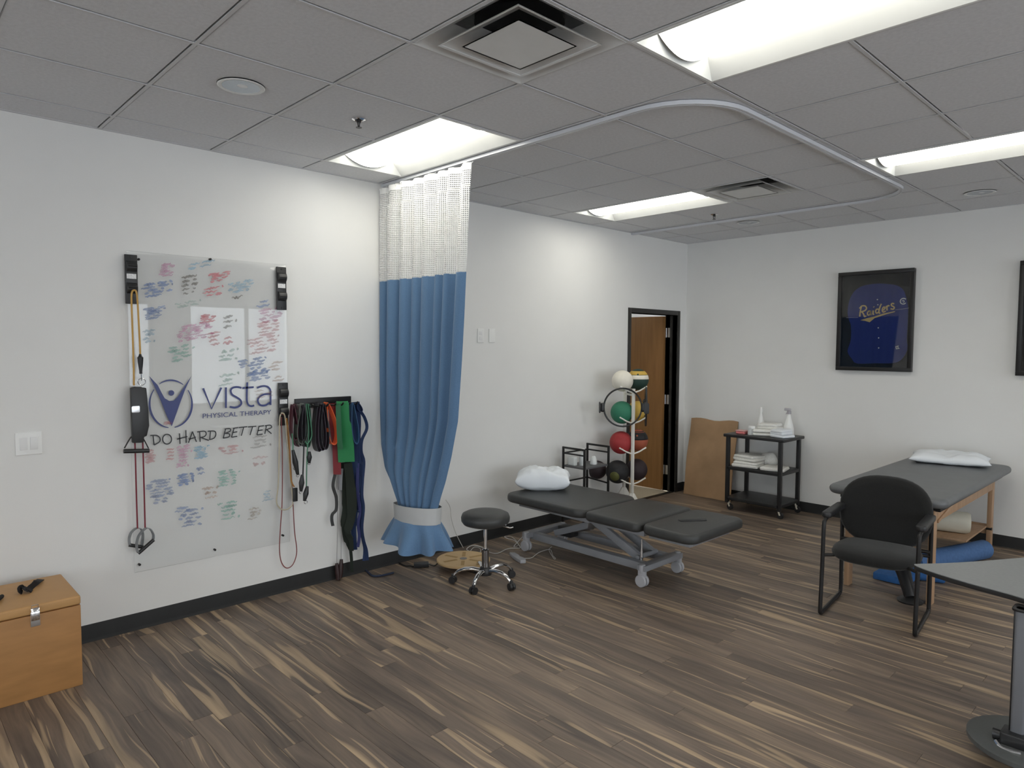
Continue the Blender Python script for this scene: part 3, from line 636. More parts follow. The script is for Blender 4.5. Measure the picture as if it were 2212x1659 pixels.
# resistance tube anchors
def anchor(u0, v0, u1, v1, label):
    a, b = A(u0, v0, .02), A(u1, v1, .02); y0, y1, z1, z0 = a.y, b.y, a.z, b.z; h = z1-z0; yc = (y0+y1)/2; w_ = y1-y0
    t = thing('tube_anchor_strip', label, 'wall anchor', (SX1+.002, yc, z0), 0, 'black tube anchors on the acrylic board')
    MB().box(SX1+.0008, SX1+.012, y0, y1, z0, z1).build('back_plate', BLACKP, t, bevel=.003)
    for k in (.18, .62):
        zc = z1-h*k-h*.06; mb = MB(); ring = []
        for i in range(9):
            a_ = PI*i/8; ring.append((math.sin(a_)*.028+SX1+.010, zc+math.cos(a_)*h*.11))
        mb.loft([[V(x, yy, z) for x, z in ring] for yy in (y0+.006, y1-.006)]).build('anchor_loop', BLACKP, t, bevel=.002)
        MB().tube([(SX1+.037, y0+.01, zc), (SX1+.037, y1-.01, zc)], .004, 8).build('loop_pin', BLACKM, t)
    lz = z1-h*.44; MB().box(SX1+.0122, SX1+.0135, y0+.008, y1-.008, lz-h*.05, lz+h*.05).build('paper_label', mat('label_paper', (.78, .78, .78), .6, var=.2, vs=90), t)
    for k in (.05, .95): MB().lathe((SX1+.012, yc, z1-h*k), [(.007, 0), (.006, .002), (.002, .002)], 10, 'x').build('bolt', BLACKM, t)
anchor(268, 549, 298, 657, 'black tube anchor at the upper left corner of the acrylic board'); anchor(596, 576, 618, 670, 'black tube anchor at the upper right corner of the acrylic board')
anchor(600, 827, 622, 918, 'black tube anchor at the right edge of the board beside the lettering'); anchor(283, 836, 308, 938, 'black tube anchor at the left edge beside the logo, under a padded sleeve')
def M(name, col, **k): return mat(name, col, k.pop('rough', .45), **k)
YEL = M('yellow_latex', (.55, .32, .08)); RED = M('red_latex', (.20, .015, .03)); TAN = M('tan_latex', (.50, .44, .32)); AMB = M('amber_latex', (.42, .20, .05))
x_ = .075
yt = thing('resistance_tube', 'yellow resistance tube hanging from the upper left anchor', 'resistance tube', A(290, 835, x_))
MB().tube(smoothpath([A(*q4(*p), x_) for p in [(215, 1365), (212, 1150), (200, 800), (192, 560), (196, 490), (212, 468), (236, 480), (248, 560), (262, 800), (272, 1000), (275, 1075)]], 6), .0052, 8).build('tube', YEL, yt)
MB().lathe_dir(A(*q4(274, 1068), x_), V(0, .01, -1), [(.006, 0), (.009, .012), (.016, .02), (.014, .05), (.008, .10), (.008, .115), (.003, .115)]).build('grip', BLACKP, yt)
c = A(*q4(288, 1330), x_); MB().tube([c+V(0, .020*math.cos(a*PI/10), .020*math.sin(a*PI/10)) for a in range(20)], .0022, 6, closed=True).build('steel_ring', CHROME, yt)
MB().tube([A(*q4(284, 1258), x_), A(*q4(287, 1320), x_)], .0025, 6).build('ring_link', CHROME, yt)
sl = thing('padded_sleeve', 'black padded sleeve in clear plastic hanging over the left anchor', 'sleeve', A(297, 940, .06))
pts = [(172, 1385), (215, 1375), (320, 1385), (332, 1500), (340, 1600), (348, 1740), (325, 1840), (300, 1845), (298, 1900), (190, 1905), (182, 1740)]
pp = [A(*q4(*p), .064) for p in pts]; MB().loft([pp, [p+V(.03, 0, 0) for p in pp]]).build('sleeve_body', BLACKP, sl, bevel=.008)
MB().rslab(-.02, .02, -.022, .022, 0, .004, .008, .0015).xf(Matrix.Translation(A(*q4(232, 1590), .0945)) @ Matrix(((0, 0, 1), (0, 1, 0), (1, 0, 0))).to_4x4()).build('foil_tag', STEEL, sl)
def handle(P, m, t, rr=.0045):
    MB().tube(smoothpath(P, 5), rr, 6).build('strap', m, t)
rt_ = thing('resistance_tube', 'dark red resistance tube with a black stirrup handle at its top', 'resistance tube', A(295, 1190, .055))
for pts in ([(222, 290), (228, 420), (238, 800), (249, 1140)], [(297, 290), (302, 430), (312, 800), (321, 1140)]): MB().tube(smoothpath([A(*q5(*p), .06) for p in pts], 6), .0042, 8).build('tube', RED, rt_)
MB().ribbon(smoothpath([A(*q5(*p), .07) for p in [(125, 385), (190, 278), (240, 265), (292, 278), (352, 385)]], 5), .016, (1, 0, 0), .003).build('handle_strap', FABK, rt_)
MB().tube([A(*q5(118, 414), .072), A(*q5(236, 412), .074), A(*q5(358, 408), .072)], .0125, 12).build('handle_grip', BLACKP, rt_)
for i, (pts, g0, g1) in enumerate([([(175, 1300), (170, 1240), (190, 1180), (240, 1140), (285, 1150), (300, 1210), (290, 1300)], (170, 1298), (300, 1318)), ([(252, 1370), (240, 1300), (262, 1210), (320, 1145), (365, 1145), (398, 1200), (395, 1250)], (255, 1378), (402, 1248))]):
    t = thing('stirrup_handle', ['clear plastic stirrup handle at the red tube end, with level grip', 'clear plastic stirrup handle at the red tube end, with slanted grip'][i], 'handle', A(*q5(*g0), .05), 0, 'clear stirrup handles')
    MB().ribbon(smoothpath([A(*q5(*p), .05+.03*i) for p in pts], 5), .022, (1, .3, 0), .004).build('strap', mat('smoky_plastic', (.22, .23, .24), .2, var=.2, vs=30, spec=.6), t)
    MB().tube([A(*q5(*g0), .05+.03*i), A(*q5(*g1), .05+.03*i)], .0105, 12).build('grip', BLACKP, t)
# tubes on the right hand anchor
t = thing('resistance_tube', 'pale tan resistance tube looped over the right anchor', 'resistance tube', A(610, 1100, .06))
MB().tube(smoothpath([A(*q6(*p), .062) for p in [(168, 270), (158, 330), (155, 600), (148, 820), (135, 940), (150, 990), (190, 1015), (235, 1000), (262, 950), (246, 800), (225, 560), (205, 330), (196, 275), (182, 262)]], 6, closed=True), .0045, 8).build('tube', TAN, t)
t = thing('resistance_tube', 'longest thin dark red tube loop below the right anchor', 'resistance tube', A(625, 1228, .05))
MB().tube(smoothpath([A(*q6(*p), .054) for p in [(172, 290), (180, 600), (178, 950), (165, 1150), (158, 1320), (172, 1420), (212, 1468), (262, 1440), (292, 1340), (275, 1180), (262, 950), (240, 600), (200, 300), (185, 275)]], 6, closed=True), .0035, 8).build('tube', M('thin_red_latex', (.22, .05, .045)), t)
t = thing('resistance_tube', 'amber resistance tube hanging with a black end cap', 'resistance tube', A(640, 1080, .06))
MB().tube(smoothpath([A(*q6(*p), .07) for p in [(212, 300), (228, 420), (240, 600), (250, 780), (272, 835)]], 6), .005, 8).build('tube', AMB, t)
MB().box(.055, .075, A(*q6(262, 900), .07).y, A(*q6(298, 900), .07).y, A(*q6(280, 950), .07).z, A(*q6(280, 845), .07).z).build('end_cap', BLACKP, t, bevel=.004)

# hook rack with bands
hr = thing('hook_rack', 'black wall hook rack crowded with exercise bands', 'hook rack', (0, 1.96, 1.26))
MB().box(.0005, .018, 1.747, 2.178, 1.258, 1.325).build('back_bar', BLACKM, hr, bevel=.002)
PEG = [1.80+.057*i for i in range(7)]
for y in PEG: MB().tube([(.012, y, 1.275), (.15, y, 1.278), (.168, y, 1.295)], .006, 8).build('peg', BLACKM, hr)
def band(name, label, pts, w_, m, x=.10, wd=(.62, .78, 0), th=.003, cat='exercise band', extra=()):
    P = [A(*q6(*p[:2]), p[2] if len(p) > 2 else x) for p in pts]; ws = w_
    if isinstance(w_, list): ws = [w_[min(int(i/6), len(w_)-1)] for i in range((len(pts)-1)*6+1)]
    mb = MB().ribbon(smoothpath(P, 6), ws, wd, th)
    for p2 in extra: mb.ribbon(smoothpath([A(*q6(*p[:2]), p[2] if len(p) > 2 else x) for p in p2], 6), w_ if not isinstance(w_, list) else w_[0], wd, th)
    return tag(mb.build(name, m), label, cat, 'bands on the hook rack')
def loop(name, label, top, bot, half, m, width, x=.09, th=.004, skew=0, cat='exercise band'):
    """closed loop band hung over a peg: a teardrop swept with its width along the peg"""
    (u0, v0), (u1, v1) = top, bot; P = []
    for i in range(28):
        a = 2*PI*i/28; k = (1-math.cos(a))/2; P.append(A(*q6(u0+(u1-u0)*k+skew*math.sin(PI*k)+half*math.sin(a)*(.45+.75*k), v0+(v1-v0)*k), x))
    P.append(P[0]); return tag(MB().ribbon(P, width, (1, 0, 0), th).build(name, m), label, cat, 'bands on the hook rack')
GRT = M('dark_green_latex', (.05, .11, .075)); MAR = M('maroon_latex', (.07, .012, .022)); GYT = M('grey_green_band', (.10, .12, .10)); CHA = M('charcoal_band', (.022, .020, .026)); ORG = M('orange_band', (.80, .13, .03), rough=.6)
CRM = M('crimson_band', (.22, .02, .025), rough=.6); GRN = M('green_band', (.012, .20, .060), rough=.6); NAV = M('navy_webbing', (.012, .030, .095), rough=.8); BLU = M('blue_band', (.05, .13, .27), rough=.6); OLV = M('black_green_webbing', (.012, .018, .012), rough=.85); DGR = M('dark_grey_webbing', (.045, .045, .045), rough=.8)
loop('tube_loop', 'maroon band loop at the left end of the hook rack', (275, 190), (300, 520), 42, MAR, .03, .075); loop('tube_loop', 'grey green band loop hung in front of the maroon one', (335, 185), (320, 500), 45, GYT, .05, .10)
loop('tube_loop', 'dark violet band loop behind the green tube', (350, 190), (345, 520), 26, M('violet_latex', (.035, .022, .05)), .035, .07)
t = thing('resistance_tube', 'green resistance tube with black clip ends on the hook rack', 'resistance tube', A(655, 1085, .09))
for pts in ([(365, 190), (372, 260), (385, 400), (372, 600), (368, 830)], [(380, 190), (400, 330), (408, 440), (375, 500), (360, 480)], [(255, 420), (262, 500), (262, 555)]): MB().tube(smoothpath([A(*q6(*p), .125) for p in pts], 6), .0042, 8).build('tube', M('green_latex', (.07, .22, .13)), t)
for (a_, b_) in (((262, 548), (300, 740)), ((335, 740), (325, 870)), ((375, 830), (352, 945)), ((390, 560), (388, 650))): MB().tube([A(*q6(*a_), .125), A(*q6((a_[0]+b_[0])/2, (a_[1]+b_[1])/2), .128), A(*q6(*b_), .125)], [.009, .019, .010], 10).build('clip_grip', BLACKP, t)
for p in ((278, 690), (300, 745), (322, 875), (362, 955), (388, 650)): c = A(*q6(*p), .128); MB().tube([c+V(0, .011*math.cos(a*PI/6), .011*math.sin(a*PI/6)) for a in range(12)], .0022, 6, closed=True).build('clip_ring', CHROME, t)
MB().tube(smoothpath([A(*q6(*p), .122) for p in [(345, 200), (350, 400), (345, 600), (340, 745)]], 5), .005, 8).build('tube', CABLEK, t)
loop('tube_loop', 'second maroon band loop hugging the rack end', (258, 195), (275, 470), 26, MAR, .04, .10); loop('tube_loop', 'wide grey band loop filling the left bundle', (310, 192), (305, 515), 24, M('grey_band', (.16, .17, .15)), .06, .085); loop('tube_loop', 'black band loop inside the left bundle', (335, 196), (330, 470), 16, CHA, .06, .12); loop('tube_loop', 'deep green band loop right of the left bundle', (378, 188), (372, 525), 24, GRT, .05, .09)
for i, (dx, m_) in enumerate([(0, CHA), (26, M('plum_band', (.045, .03, .045))), (50, CHA)]): loop('mini_band', ['charcoal mini band loop, left of three', 'plum mini band loop, middle of three', 'charcoal mini band loop, right of three'][i], (450+dx*.8, 185), (455+dx, 558-i*8), 34, m_, .055, .085+.012*i)
loop('mini_band', 'bright orange band loop on the hook rack', (520, 178), (570, 505), 42, ORG, .055, .105, .004, 12)
band('flat_band', 'crimson flat band hanging behind the orange loop', [(570, 185), (580, 350), (600, 520), (608, 740)], .055, CRM, .07)
band('flat_band', 'wide green flat band folded over the hook rack', [(640, 180, .05), (645, 172, .10), (648, 190, .13), (655, 350, .13), (672, 500, .125), (680, 642, .125)], [.075, .08, .09, .11, .115, .115], GRN, .12)
band('flat_band', 'short inner fold of green band with frayed end', [(615, 190), (622, 380), (632, 545)], .035, M('green_band_dark', (.010, .12, .045)), .145)
loop('mini_band', 'medium blue band loop right of the green band', (715, 180), (745, 500), 28, BLU, .055, .10)
band('webbing_strap', 'navy webbing strap hanging beside the blue loop', [(740, 175), (752, 330), (745, 520), (760, 660)], .075, NAV, .085, th=.006)
loop('webbing_strap', 'navy looped strap at the right end of the hook rack', (765, 180), (785, 250), 20, NAV, .03, .11, cat='strap')
band('webbing_strap', 'long navy stretching strap with sewn loops, furthest right', [(780, 235), (822, 300), (838, 380), (800, 470), (795, 560), (815, 640), (805, 780), (800, 900), (812, 1000), (800, 1150), (812, 1250), (835, 1330), (842, 1408)], .022, NAV, .10, th=.003)
band('webbing_strap', 'second navy strap ending above the baseboard', [(770, 260), (780, 480), (790, 600), (790, 820), (800, 1000), (790, 1120), (805, 1230), (822, 1320), (815, 1412)], .022, NAV, .085)
band('webbing_strap', 'tangled navy strap with knots in the middle of the bundle', [(725, 520), (720, 700), (745, 800), (730, 900), (760, 1000), (745, 1030), (735, 1150), (745, 1325)], [.09, .10, .09, .08, .07, .045, .035], NAV, .075, th=.008)
band('webbing_strap', 'violet navy strap with curled end', [(770, 650), (765, 850), (785, 1020), (770, 1120), (780, 1220), (768, 1305)], .022, M('violet_navy_webbing', (.03, .035, .13), rough=.8), .105)
band('webbing_strap', 'black green strap hanging lowest to the baseboard', [(670, 645), (690, 800), (690, 1000), (670, 1150), (690, 1270), (712, 1330), (725, 1500)], [.075, .085, .075, .05, .03, .022], OLV, .06, th=.006)
band('webbing_strap', 'second black green strap with twisted lower part', [(690, 650), (715, 850), (720, 1050), (690, 1180), (715, 1250), (720, 1335)], [.06, .07, .06, .04, .03], OLV, .095, th=.006)
band('webbing_strap', 'dark grey narrow strap twisting below the crimson band', [(590, 740), (575, 830), (600, 920), (600, 1010), (570, 1050), (565, 1090), (574, 1140)], .022, DGR, .07)
band('flat_band', 'pale grey tail of band against the wall', [(645, 650), (632, 760), (628, 860)], .03, M('pale_grey_band', (.30, .31, .33)), .04)
t = thing('pulley_cord', 'thin grey pulley cord with dark wooden handles near the floor', 'cord', A(*q6(625, 1575), .045))
for pts in ([(613, 600), (612, 900), (608, 1200), (604, 1430)], [(628, 600), (622, 900), (635, 1200), (638, 1400)]): MB().tube(smoothpath([A(*q6(*p), .045) for p in pts], 6), .0022, 6).build('cord', M('grey_cord', (.33, .31, .30)), t)
HD = M('dark_maroon_wood', (.03, .012, .012))
for a_, b_ in (((603, 1432), (615, 1560)), ((640, 1400), (630, 1545))): MB().tube([A(*q6(*a_), .045), A(*q6((a_[0]+b_[0])/2, (a_[1]+b_[1])/2), .05), A(*q6(*b_), .055)], [.011, .019, .014], 12).build('handle', HD, t)
# ================================================================== FLOOR: LEFT SIDE
bx = thing('wooden_box', 'honey coloured wooden box with latch at the lower left edge', 'box', (.33, -.05, 0))
BX0, BX1, BY0, BY1, BH = .10, .545, -.45, .347, .452
MB().box(BX0, BX1, BY0, BY1, 0, .405).build('box_body', MAPLE, bx, bevel=.004)
MB().box(BX0-.001, BX1+.001, BY0-.001, BY1+.001, .408, BH).build('box_lid', MAPLET, bx, bevel=.010, seg=3)
lb = A(76, 1328, BX1+.002)
la = MB().box(BX1+.0005, BX1+.005, lb.y-.019, lb.y+.019, lb.z-.055, lb.z+.015); la.build('latch_plate', STEEL, bx, bevel=.002)
MB().loft([[V(BX1+x, yy, lb.z+z) for x, z in ((.005, -.028), (.012, -.018), (.016, 0), (.013, .02), (.005, .034), (.003, .034), (.003, -.028))] for yy in (lb.y-.017, lb.y+.017)]).build('latch_lever', CHROME, bx, bevel=.001)
MB().tube([(BX1+.006, lb.y-.013, lb.z+.03), (BX1+.006, lb.y-.013, lb.z+.048), (BX1+.006, lb.y+.013, lb.z+.048), (BX1+.006, lb.y+.013, lb.z+.03)], .002, 6).build('latch_bail', CHROME, bx)
hs = [G(48, 1280, BH+.003), G(42, 1274, BH+.02), G(50, 1268, BH+.024), G(60, 1276, BH+.014), G(66, 1270, BH+.012), G(78, 1258, BH+.02), G(88, 1252, BH+.008)]
tag(MB().ribbon(smoothpath(hs, 6), .032, (.75, -.55, .2), .004).build('nylon_strap', mat('dark_webbing', (.012, .010, .010), .8, var=.2)), 'short dark nylon strap curled on the wooden box lid', 'strap')
tag(MB().tube(smoothpath([G(-30, 1310, BH+.012), G(-12, 1300, BH+.018), G(2, 1290, BH+.013), G(4, 1288, BH+.012)], 5), .010, 8).build('strap_end', MATS['dark_webbing']), 'black strap end at the picture edge on the wooden box lid', 'strap')

# rolling stool
SC = V(.812, 2.782, 0); st = thing('rolling_stool', 'black round rolling stool with chrome five star base', 'stool', SC)
MB().lathe(SC, [(.03, .425), (.13, .425), (.158, .435), (.172, .455), (.174, .48), (.165, .503), (.14, .515), (.08, .520), (.005, .521)], 40).build('seat', VINYL, st, ang=60)
MB().lathe(SC, [(.06, .415), (.075, .426), (.01, .427)], 20).build('seat_plate', BLACKM, st)
MB().lathe(SC, [(.013, .24), (.013, .418)], 16).build('gas_piston', CHROME, st); MB().lathe(SC, [(.026, .09), (.026, .245), (.018, .252), (.012, .252)], 20).build('column', mat('dark_chrome', (.35, .35, .36), .15, 1), st)
MB().lathe(SC, [(.03, .062), (.046, .066), (.05, .09), (.036, .118), (.026, .122)], 20).build('hub', BLACKP, st)
ho = SC+V(.06, .03, .42); MB().tube(smoothpath([SC+V(.03, .03, .42), SC+V(.10, .08, .418), SC+V(.135, .11, .408), SC+V(.15, .13, .412)], 5), .005, 8).build('height_lever', CHROME, st)
for k in range(5):
    a = math.radians(-62+72*k); d = V(math.cos(a), math.sin(a), 0); n = V(-d.y, d.x, 0); rings = []
    for r, z, w_, h_ in ((.035, .095, .019, .016), (.09, .107, .018, .014), (.15, .104, .016, .013), (.20, .085, .014, .012), (.225, .058, .011, .012)):
        rings.append([SC+d*r+n*w_*math.cos(q*PI/5)+V(0, 0, z+h_*math.sin(q*PI/5)) for q in range(10)])
    lg_ = MB().loft(rings).build('base_leg', CHROME, st)
    c = SC+d*.232; cs = MB(); ax = (n*.8+d*.3).normalized()
    for s_ in (-1, 1): cs.lathe_dir(c+ax*(s_*.012)+V(0, 0, .026), ax, [(.012, -.009), (.025, -.009), (.026, -.004), (.026, .004), (.025, .009), (.012, .009)], 18)
    cs.lathe_dir(c+V(0, 0, .026), ax, [(.018, -.004), (.018, .004)], 12).lathe(c, [(.008, .04), (.012, .045), (.010, .066), (.004, .066)], 12)
    cs.build('caster', BLACKP, lg_)

# balance board
dc = G(1001, 1208, .06); bd = thing('balance_board', 'round light wood balance board lying on the floor behind the stool', 'balance board', (dc.x, dc.y, 0))
MB().lathe((dc.x, dc.y, 0), [(.005, .047), (.20, .047), (.205, .051), (.205, .062), (.20, .066), (.005, .066)], 48).build('disc', mat('pale_plywood', (.58, .40, .20), .55, var=.06, vs=7), bd)
MB().lathe((dc.x, dc.y, 0), [(.02, 0), (.06, .012), (.085, .045), (.01, .047)], 24).build('rocker_dome', BLACKP, bd)
MB().lathe((dc.x, dc.y, .0662), [(.028, 0), (.028, .0015), (.004, .0015)], 24).build('centre_label', mat('grey_print', (.20, .18, .17), .5, var=.3, vs=60), bd)
for k in range(6):
    a = math.radians(18+60*k); d = V(math.cos(a), math.sin(a), 0); c = V(dc.x, dc.y, .0664)
    MB().ribbon([c+d*.055, c+d*.165], .026, (-d.y, d.x, 0), .0012).build('grip_strip', mat('tan_grip_tape', (.40, .26, .11), .8, var=.1), bd, smooth=False)

# cords, adapter and pendant on the floor
def cord(pts, r, m, name, label, z=.006, par=None):
    return tag(MB().tube(smoothpath([G(u, v, zz_) if len(t_) == 3 else G(u, v, z) for t_ in pts for u, v, zz_ in [(t_+(z,))[:3]]], 5), r, 6).build(name, m, par), label if par is None else None, 'strap' if par is None else None)
ad = thing('power_adapter', 'black power adapter brick on the floor below the curtain', 'power adapter', G(910, 1226, 0))
pa = G(894, 1226, 0); pb = G(926, 1224, 0); MB().bar(pa+V(0, 0, .02), pb+V(0, 0, .02), .05, .034).build('brick', BLACKP, ad, bevel=.004); MB().bar(pb+V(0, 0, .02), pb+(pb-pa).normalized()*.004+V(0, 0, .02), .006, .02).build('rating_sticker', WHITE, ad)
MB().tube(smoothpath([pb+V(0, 0, .02), G(938, 1222, .006), G(948, 1214, .005)], 5), .004, 6).build('lead', CABLEK, ad)
cord([(862, 1216), (875, 1222), (886, 1222), (893, 1224)], .0045, CABLEK, 'power_cord', '', par=ad)
cord([(868, 1210), (890, 1206), (915, 1196), (950, 1190), (970, 1186)], .0045, CABLEK, 'power_cord', '', par=ad)
cord([(786, 1228), (795, 1236), (806, 1244), (825, 1243), (850, 1237)], .0075, mat('navy_strap_floor', (.02, .03, .06), .8), 'webbing_strap_end', 'dark blue strap end trailing on the floor below the hook rack', .009)
wc = [A(963, 1080, .06), A(972, 1095, .05), A(975, 1120, .05), A(984, 1150, .05)]
p5 = [A(1000, 1182, .03), G(1010, 1196, .006), G(1024, 1182, .006), G(1038, 1186, .006), G(1034, 1196, .006), G(1018, 1192, .006), G(1008, 1186, .03), G(1022, 1178, .04), G(1046, 1184, .006), G(1058, 1193, .006), G(1075, 1195, .006), G(1095, 1186, .006), G(1112, 1184, .006), G(1124, 1183, .006), G(1112, 1168, .04), G(1096, 1163, .05), G(1090, 1159, .03), G(1106, 1160, .006), G(1120, 1176, .006), G(1110, 1180, .006), G(1132, 1156, .08)]
pc = thing('hand_pendant', 'pale grey hand control pendant lying on the floor by the stool', 'remote', G(1118, 1212, 0))
pp = [G(u, v, .002) for u, v in ((1100, 1200), (1112, 1200), (1122, 1206), (1122, 1208), (1135, 1213), (1136, 1217), (1124, 1218), (1108, 1208))]; MB().loft([pp, [p+V(0, 0, .028) for p in pp]]).build('pendant_body', GREYL, pc, bevel=.006)
MB().tube(smoothpath([G(1124, 1206, .02), G(1140, 1206, .006), G(1150, 1204, .006), G(1165, 1193, .006), G(1188, 1187, .006), G(1194, 1200, .006), G(1200, 1206, .006), G(1196, 1206, .006), G(1186, 1188, .012), G(1192, 1181, .06)], 5), .0028, 6).build('pendant_cord', CABLEW, pc)

# treatment table, lowered
tt = thing('treatment_table', 'low black three section treatment table on a grey steel base', 'treatment table', (1.2, 3.72, 0))
MB().tube(smoothpath(wc+p5, 5), .0032, 6).build('power_cord', CABLEW, tt)['label'] = 'white cord looping across the floor to the wall'
TY0, TY1, TZ0, TZ1 = 3.36, 4.07, .430, .497
s1 = MB().rslab(.36, 1.218, TY0, TY1, TZ0, TZ1, .11, .026, crown=.004).build('head_section', VINYL, tt, ang=60)
s2 = MB().rslab(1.225, 1.705, TY0, TY1, TZ0, TZ1, .05, .026, crown=.004).build('middle_section', VINYL, tt, ang=60)
s3 = MB().rslab(1.712, 2.13, TY0, TY1, TZ0, TZ1, .09, .026, crown=.004).build('face_section', VINYL, tt, ang=60)
fh = G(1497, 1124, TZ1+.006); d = V(.5, .72, 0).normalized()
MB().bar(fh-d*.095, fh+d*.095, .026, .006).build('face_slot', BLACKM, tt, bevel=.0029)
MB().tube([fh-d*.10+V(-.012, .010, -.001), fh+d*.10+V(-.012, .010, -.001)], .007, 8).build('slot_rim', VINYL, tt)
for a, b in ((.46, 1.20), (1.24, 1.69), (1.73, 2.05)): MB().box(a, b, TY0+.10, TY0+.14, TZ0-.04, TZ0+.002).box(a, b, TY1-.14, TY1-.10, TZ0-.04, TZ0+.002).box(a, a+.03, TY0+.14, TY1-.14, TZ0-.04, TZ0-.008).box(b-.03, b, TY0+.14, TY1-.14, TZ0-.04, TZ0-.008).build('section_frame', GREYM, tt, bevel=.003)
FY0, FY1 = 3.55, 3.99
for x in (.46, 1.62): MB().box(x-.035, x+.035, FY0-.02, FY1+.02, .115, .155).build('end_crossbar', GREYM if x > 1 else GREYM, tt, bevel=.004)
for y in (FY0+.07, FY1-.07): MB().box(.46, 1.60, y-.03, y+.03, .095, .150).build('base_rail', GREYM, tt, bevel=.004)
for y in (FY0+.135, FY1-.135):
    MB().bar((1.50, y, .15), (.95, y, .40), .035, .06).build('lift_arm', GREYM, tt, bevel=.004); MB().bar((.62, y+.04, .15), (1.28, y+.04, .40), .03, .05).build('lift_arm', GREYM, tt, bevel=.004)
MB().tube([(.92, FY0+.10, .402), (.92, FY1-.10, .402)], .018, 10).build('pivot_shaft', GREYM, tt); MB().tube([(1.28, FY0+.10, .40), (1.28, FY1-.10, .40)], .018, 10).build('pivot_shaft', GREYM, tt); MB().tube([(1.50, FY0+.10, .16), (1.50, FY1-.10, .16)], .018, 10).build('pivot_shaft', GREYM, tt)
MB().lathe_dir((.75, 3.77, .19), V(.55, 0, .17), [(.022, 0), (.022, .22), (.012, .222), (.012, .36), (.005, .36)], 14).build('lift_actuator', STEEL, tt); MB().cb((.72, 3.77, .18), (.14, .10, .08)).build('motor_housing', BLACKP, tt, bevel=.01)
MB().bar((1.02, 3.70, .27), (1.06, 3.66, .42), .05, .03).build('gas_strut', STEEL, tt, bevel=.006)
MB().lathe((1.53, 3.66, .15), [(.012, 0), (.006, .10), (.004, .15), (.001, .15)], 10).build('release_lever', CHROME, tt)
MB().tube([(1.62, 3.66, .40), (1.60, 3.72, .36), (1.72, 3.74, .37)], .012, 8).build('section_knob', BLACKM, tt)
for x in (.46, 1.62):
    for y in (FY0-.005, FY1+.005):
        c = V(x, y, 0); w_ = MB()
        for s_ in (-1, 1): w_.lathe_dir(c+V(0, s_*.016, .045), (0, 1, 0), [(.015, -.012), (.040, -.012), (.044, -.006), (.044, .006), (.040, .012), (.015, .012)], 22)
        co_ = w_.build('caster_wheel', GREYL, tt); MB().cb((x, y, .092), (.055, .030, .05)).lathe((x, y, .10), [(.018, 0), (.022, .02), (.022, .06), (.004, .06)], 14).build('caster_fork', GREYL, co_, bevel=.003)
def pillow(c, sx, sy, sz, rz, seed, name, label, m=LINEN, wr=.02, p=2.6, flat=.35, tilt=0):
    n = 40; mb = MB(); M_ = Matrix.Translation(Vector(c)) @ Matrix.Rotation(rz, 4, 'Z') @ Matrix.Rotation(tilt, 4, 'X'); o3 = Vector((seed*3.1, seed*1.7, seed))
    def pt(i, j, sgn):
        u = 2*i/n-1; v = 2*j/n-1; e = (max(0, 1-abs(u)**p)*max(0, 1-abs(v)**p))**.42
        k = noise.noise(V(u*1.7, v*1.7, sgn)+o3)*wr+noise.noise(V(u*4.5, v*3.5, sgn*2)+o3)*wr*.55*(.3+e)
        pin = 1-.07*(1-abs(u)**2)*abs(v)**6; pin2 = 1-.07*(1-abs(v)**2)*abs(u)**6
        z = sgn*e*sz*(.5 if sgn > 0 else flat)+k*e*2*(1 if sgn > 0 else .4)
        return M_ @ V(u*sx/2*pin2*(1+k*1.2), v*sy/2*pin*(1+k*1.2), z)
    top = {}; bot = {}
    for i in range(n+1):
        for j in range(n+1): top[i, j] = len(mb.v); mb.v.append(pt(i, j, 1))
    for i in range(n+1):
        for j in range(n+1):
            if i in (0, n) or j in (0, n): bot[i, j] = top[i, j]
            else: bot[i, j] = len(mb.v); mb.v.append(pt(i, j, -1))
    for i in range(n):
        for j in range(n):
            mb.f.append((top[i, j], top[i+1, j], top[i+1, j+1], top[i, j+1])); mb.f.append((bot[i, j], bot[i, j+1], bot[i+1, j+1], bot[i+1, j]))
    return tag(mb.build(name, m, ang=180), label, 'pillow')
pillow((.47, 3.73, TZ1+.085), .46, .34, .185, math.radians(42), 2, 'pillow', 'plump white pillow at the wall end of the low black treatment table', wr=.012, p=3.2, flat=.45)

# small black stand beside the ball rack
cx0, cx1, cy0, cy1, cz = .13, .39, 4.36, 4.71, .757
sc = thing('small_black_cart', 'small black metal stand behind the treatment table', 'cart', (.26, 4.53, 0))
for x in (cx0, cx1):
    for y in (cy0, cy1): MB().bar((x, y, .0), (x, y, cz), .018).build('post', BLACKM, sc, bevel=.003)
for y in (cy0, cy1): MB().bar((cx0, y, cz-.009), (cx1, y, cz-.009), .016, .018).bar((cx0, y, cz-.062), (cx1, y, cz-.062), .012, .014).build('end_rail', BLACKM, sc, bevel=.002)
MB().bar((cx0, cy0, cz-.062), (cx0, cy1, cz-.062), .012, .014).build('back_rail', BLACKM, sc, bevel=.002)
MB().box(cx0, cx1, cy0, cy1, .565, .582).build('shelf', mat('grey_shelf', (.10, .10, .105), .5), sc, bevel=.003); MB().box(cx0, cx1, cy0, cy1, .30, .317).build('shelf', BLACKM, sc, bevel=.003)
MB().bar((cx0, cy1, .42), (cx1, cy1, .40), .012, .014).bar((cx0, cy0, .42), (cx0, cy1, .42), .012, .014).build('side_rail', BLACKM, sc, bevel=.002)
